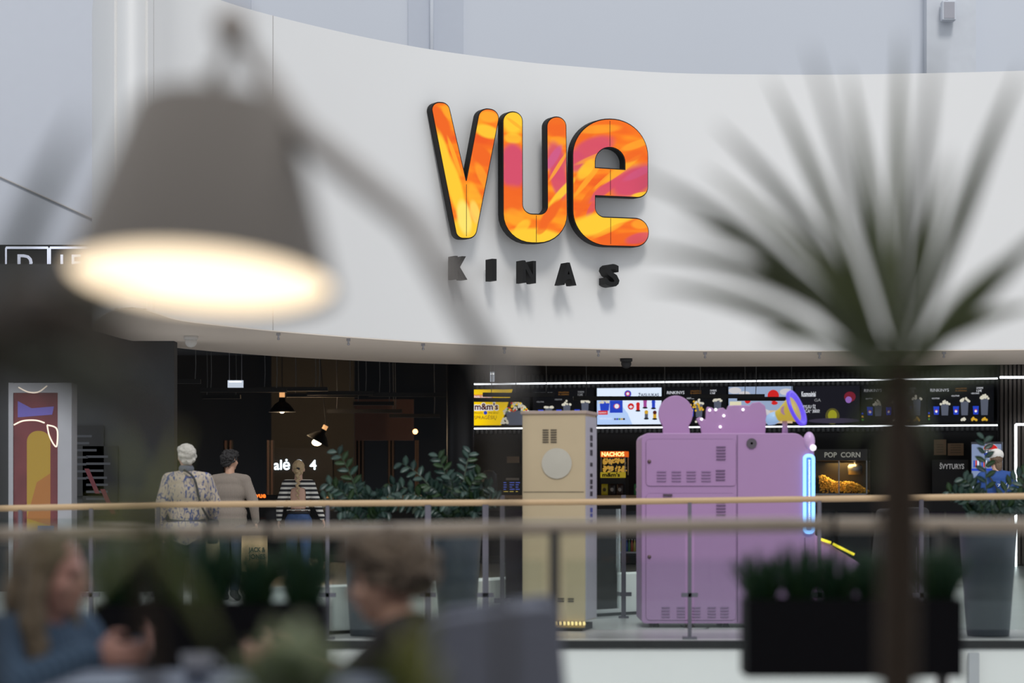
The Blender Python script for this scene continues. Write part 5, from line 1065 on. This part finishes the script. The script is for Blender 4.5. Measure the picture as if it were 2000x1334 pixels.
# woman with braid
STR = ramp_mat('striped_knit', 'wave', [(0, (.72, .70, .64)), (.45, (.72, .70, .64)), (.52, (.02, .02, .025)), (1, (.02, .02, .025))], 5.2, .85)
q = P(583, 0, 32.4)
def openback(o):
    bm = bmesh.new(); bm.from_mesh(o.data)
    kill = [f for f in bm.faces if f.calc_center_median().y < .03 and abs(f.calc_center_median().x) < .105-.06*max(0, f.calc_center_median().z-1.22) and 1.05 < f.calc_center_median().z < 1.345-.9*f.calc_center_median().x**2*3]
    kill += [f for f in bm.faces if f.calc_center_median().z < 1.03 and abs(f.calc_center_median().x) < .2]
    bmesh.ops.delete(bm, geom=list(set(kill)), context='FACES'); bm.to_mesh(o.data); bm.free()
    sl = o.modifiers.new('s', 'SOLIDIFY'); sl.thickness = .006
def braid_hair(t, f, R):
    m = hairmat('blond_hair', (.50, .36, .20)); mb = MB()
    mb.ell(f(0, -.028, .030), (.083, .092, .090), m, 18, 12, R); mb.ell(f(0, -.05, -.03), (.068, .05, .06), m, 14, 10, R); o = meld(mb.build('hair', t, local=True), .006, 3, m); noisy(o, .004, 60)
    mb = MB(); p = f(0, -.115, .0)
    MB().ell(p, (.025, .02, .018), BLACK, 12, 8).build('hair_tie', o, local=True, smooth=True)
    for k in range(13):
        r = .032-.0013*k; mb.ell(p+Vector(((.012 if k % 2 else -.012), -.03-.006*min(k, 6), -.03-.033*k)), (r*.85, r*.8, r), m, 10, 8, Matrix.Rotation(.6 if k % 2 else -.6, 3, 'Y'))
    meld(mb.build('braid', t, local=True), .006, 1, m)
t3, J3, f3, R3 = person('person with a long blond braid in a black and white striped open back top', (q.x, q.y, 0), .03, walk(1.70, shL=(-.165, 0, 1.42), shR=(.165, 0, 1.42), elL=(-.25, -.04, 1.16), elR=(.26, -.04, 1.16), wrL=(-.27, .03, .93), wrR=(.33, .0, .95), hdL=(-.28, .05, .84), hdR=(.36, .02, .86)), SKIN, STR, ramp_mat('blue_denim', 'noise', [(.3, (.035, .07, .17)), (.7, (.06, .11, .25))], 12, .85), BLACK, braid_hair, .92, g_top=.014, post=openback)
MB().lathe((0, 0, 1.005*1.7/1.75+.01), [(.155, 0), (.158, .02), (.155, .035)], BLACK, 28, Matrix.Diagonal((1, .76, 1))).build('belt', t3, local=True, smooth=True)
# paper bags
def paper_bag(px, py_top, d, w_, h, lab, text, m, rz=.15, tilt=0, z0=None):
    q = P(px, py_top, d); z0 = q.z-h; t = thing('paper_bag', lab, 'bag', (q.x, q.y, z0), rz=rz)
    mb = MB(); n = w_/2; dp = .07; vs = []
    for z, g, c in ((0, 1, 0), (h*.3, 1.02, .01), (h*.6, 1.0, -.012), (h, .98, .006)):
        for x, y in ((-n, -dp), (0, -dp-c), (n, -dp), (n+.004, 0), (n, dp), (0, dp+c), (-n, dp), (-n-.004, 0)): vs.append((x*g, y*(g if z < h else .6), z))
    fs = [(r*8+j, r*8+(j+1) % 8, r*8+8+(j+1) % 8, r*8+8+j) for r in range(3) for j in range(8)]+[tuple(range(8))]
    o = mb.add(vs, fs, m).build('bag_body', t, local=True); sl = o.modifiers.new('s', 'SOLIDIFY'); sl.thickness = .003
    for s in (-1, 1): MB().tube(crom([(-.06, s*.035, h-.02), (-.05, s*.03, h+.07), (0, s*.02, h+.10), (.05, s*.03, h+.07), (.06, s*.035, h-.02)]), .004, m, 6).build('handle', t, local=True, smooth=True)
    if text:
        mb = MB(); zz_ = h*.55
        for L in text: mb.text(L, (-n*.45, -dp-.022, zz_), (1, 0, 0), (0, 0, 1), .055, mat('bag_ink', (.02, .04, .03)), width=n*1.3, bold=.03); zz_ -= .08
        mb.build('lettering', t, local=True)
    return t
KR = mat('kraft_bag', (.52, .36, .19), .8, var=.1, bump=.3, scale=9)
paper_bag(497, 1046, 28.3, .30, .42, 'brown paper shopping bag with dark store lettering, carried by the person in the taupe sweater', ['JACK &', 'JONES'], KR, .1)
paper_bag(410, 1052, 24.3, .17, .38, 'narrow tan paper bag held by the person with white hair', None, mat('tan_bag', (.58, .46, .27), .8, bump=.3, scale=9), .7)
q = P(417, 1042, 24.3); t = thing('striped_roll', 'small pink and red striped roll sticking out of the tan bag', 'roll', q); MB().lathe(q-Vector((0, 0, .04)), [(0, 0), (.035, 0), (.04, .06), (.03, .09), (0, .095)], ramp_mat('pink_stripe', 'wave', [(.4, (.6, .08, .12)), (.6, (.55, .4, .4))], 14, .6), 16).build('roll', t, smooth=True)
# customer in blue shirt
CB = mat('royal_blue_shirt', (.02, .07, .27), .8)
q = P(1946, 0, 31.8)
def cap_hair(t, f, R):
    m = hairmat('brown_hair', (.16, .10, .06)); mb = MB(); mb.ell(f(0, -.03, .0), (.083, .09, .085), m, 16, 12, R); mb.ell(f(.02, -.06, -.09), (.05, .04, .09), m, 12, 8, R); meld(mb.build('hair', t, local=True), .008, 2, m)
    wc = mat('white_cap', (.72, .69, .64), .8); mb = MB(); mb.ell(f(0, -.015, .045), (.098, .108, .085), wc, 20, 14, R); o = mb.build('cap_crown', t, local=True, smooth=True)
    MB().ell(f(0, -.108, .02), (.035, .012, .028), m, 12, 8, R).build('cap_opening', o, local=True, smooth=True)
    MB().ell(f(0, .12, .03), (.075, .075, .008), wc, 16, 6, R).build('cap_brim', t, local=True, smooth=True)
t4, J4, f4, R4 = person('person in a white cap and royal blue printed shirt at the counter on the right', (q.x, q.y, 0), .1, walk(1.84, elL=(-.26, .05, 1.15), wrL=(-.2, .25, 1.05), hdL=(-.18, .34, 1.06), elR=(.29, .03, 1.15), wrR=(.24, .22, 1.04), hdR=(.2, .31, 1.05), toR=(.11, .12, .03), anR=(.1, -.03, .09), knR=(.1, .03, .49), anL=(-.1, -.02, .09), toL=(-.11, .12, .03), knL=(-.1, .03, .49)), SKIN, CB, mat('blue_trousers', (.02, .05, .14), .8), BLACK, cap_hair, 1.1, sleeve='elbow', g_top=.03)
mb = MB(); WT = mat('shirt_print', (.6, .65, .7), .7); zc = 1.37
mb.tube(crom([(.05, -.165, zc+.03), (.075, -.165, zc), (.10, -.16, zc+.03), (.12, -.155, zc+.0), (.10, -.16, zc-.05), (.07, -.165, zc-.05), (.05, -.165, zc-.02), (.05, -.165, zc+.03)]), .005, WT, 6)
for i, (tx, x, z, w_) in enumerate((('7', -.04, zc-.02, .05), ('coop', -.14, zc-.15, .10), ('NIKO', .05, zc-.15, .10), ('LIT', -.12, zc-.28, .06), ('IN.', .03, zc-.40, .07), ('ERIT', -.12, zc-.40, .08))): mb.text(tx, (x, -.178, z), (1, 0, 0), (0, 0, 1), .035, WT, width=w_, bold=.02)
mb.build('shirt_print', t4, local=True)
MB().tube(crom([(-.14, -.10, 1.50), (-.08, -.17, 1.38), (.02, -.175, 1.2), (.14, -.16, 1.03)]), .02, BLACK, 8, flat=.4).build('bag_strap', t4, local=True, smooth=True)

# seated people at the near table -----------------------------------------------------
def seat_pose(hx, hz, k=1.0, **kw):   # facing +y local, seat at z .45
    J = dict(pel=(0, 0, .52), che=(0, .05, .80), nck=(0, .08, .98), head=(0, .13, 1.12), shL=(-.18, .06, .93), shR=(.18, .06, .93), elL=(-.24, .20, .70), elR=(.24, .20, .70), wrL=(-.12, .44, .80), wrR=(.12, .44, .80), hdL=(-.08, .54, .81), hdR=(.08, .54, .81),
             hipL=(-.09, .03, .50), hipR=(.09, .03, .50), knL=(-.11, .44, .50), knR=(.11, .44, .50), anL=(-.11, .42, .09), anR=(.11, .42, .09), toL=(-.11, .56, .035), toR=(.11, .56, .035))
    J.update(kw); return J
def bushy(t, f, R):
    m = hairmat('ash_hair', (.20, .155, .115)); mb = MB()
    mb.ell(f(0, -.02, .045), (.098, .108, .088), m, 18, 12, R); mb.ell(f(0, .03, .080), (.085, .085, .058), m, 16, 10, R); mb.ell(f(0, -.085, .02), (.085, .06, .075), m, 14, 10, R)
    for s in (-1, 1): mb.ell(f(s*.07, -.04, .01), (.03, .055, .05), m, 10, 8, R)
    o = meld(mb.build('hair', t, local=True), .007, 2, m); noisy(o, .03, 30); noisy(o, .008, 120)
q = P(828, 0, 6.5)
t5, J5, f5, R5 = person('seated person with bushy ash brown hair in a dark top, facing left', (q.x, q.y, 0), PI/2-.15, seat_pose(0, 0, che=(0, .03, .77), head=(0, .10, 1.02), nck=(0, .05, .885), shL=(-.18, .04, .85), shR=(.18, .04, .85), wrL=(-.10, .38, .81), hdL=(-.06, .48, .82), wrR=(.10, .36, .81), hdR=(.06, .46, .82)), SKIN, mat('black_top', (.018, .014, .020), .9), mat('dark_trousers', (.03, .03, .04), .8), BLACK, bushy, 1.05, sleeve='elbow', hd=(0, -.12), thumb=(0, 0, 1), g_top=.02)
def long_hair(t, f, R):
    m = hairmat('dark_blond_hair', (.17, .13, .085)); mb = MB()
    mb.ell(f(0, -.025, .035), (.090, .098, .092), m, 18, 12, R)
    for s in (-1, 1):
        mb.cap(f(s*.075, -.005, .03), f(s*.10, -.0, -.12), .032, .04, m); mb.cap(f(s*.10, .0, -.12), f(s*.12, .04, -.30), .04, .025, m)
    mb.ell(f(0, -.08, -.08), (.09, .05, .13), m, 14, 10, R); o = meld(mb.build('hair', t, local=True), .008, 3, m); noisy(o, .012, 22)
q = P(42, 0, 6.7)
t6, J6, f6, R6 = person('seated person with long dark blond hair in a slate blue sweater, facing right', (q.x, q.y, 0), -PI/2-.55, seat_pose(0, 0, che=(0, .04, .77), head=(0, .115, 1.03), nck=(0, .07, .89), shL=(-.17, .05, .85), shR=(.17, .05, .85), wrL=(-.17, .29, .82), hdL=(-.13, .37, .85), elL=(-.24, .12, .70), wrR=(.04, .30, .82), hdR=(.0, .39, .82), elR=(.22, .16, .72)), mat('rosy_skin', (.55, .30, .25), .5), ramp_mat('slate_rib_knit', 'wave', [(0, (.045, .085, .15)), (1, (.09, .15, .24))], 14, .95, bump=.4, bands='X'), mat('dark_jeans', (.035, .05, .08), .8), BLACK, long_hair, 1.0, hd=(.25, -.05), thumb=(0, 0, 1), g_top=.024, loose=1.15)
# stools for the two sitters
for tt, lab in ((t6, 'dark chair under the person in the slate blue sweater'),):
    L = tt.location; t = thing('chair', lab, 'chair', (L.x, L.y, 0), rz=tt.rotation_euler.z)
    MB().box((0, .03, .40), (.42, .42, .04), DARK).build('seat', t, local=True, bevel=.01)
    for sx in (-.18, .18):
        for sy in (-.15, .2): MB().tube([(sx, sy, 0), (sx, sy, .39)], .014, DARK, 8).build('leg', t, local=True)
    MB().box((0, -.19, .72), (.4, .03, .3), DARK).build('backrest', t, local=True, bevel=.01)
    for sx in (-.17, .17): MB().tube([(sx, -.19, .38), (sx, -.19, .62)], .012, DARK, 8).build('back_post', t, local=True)
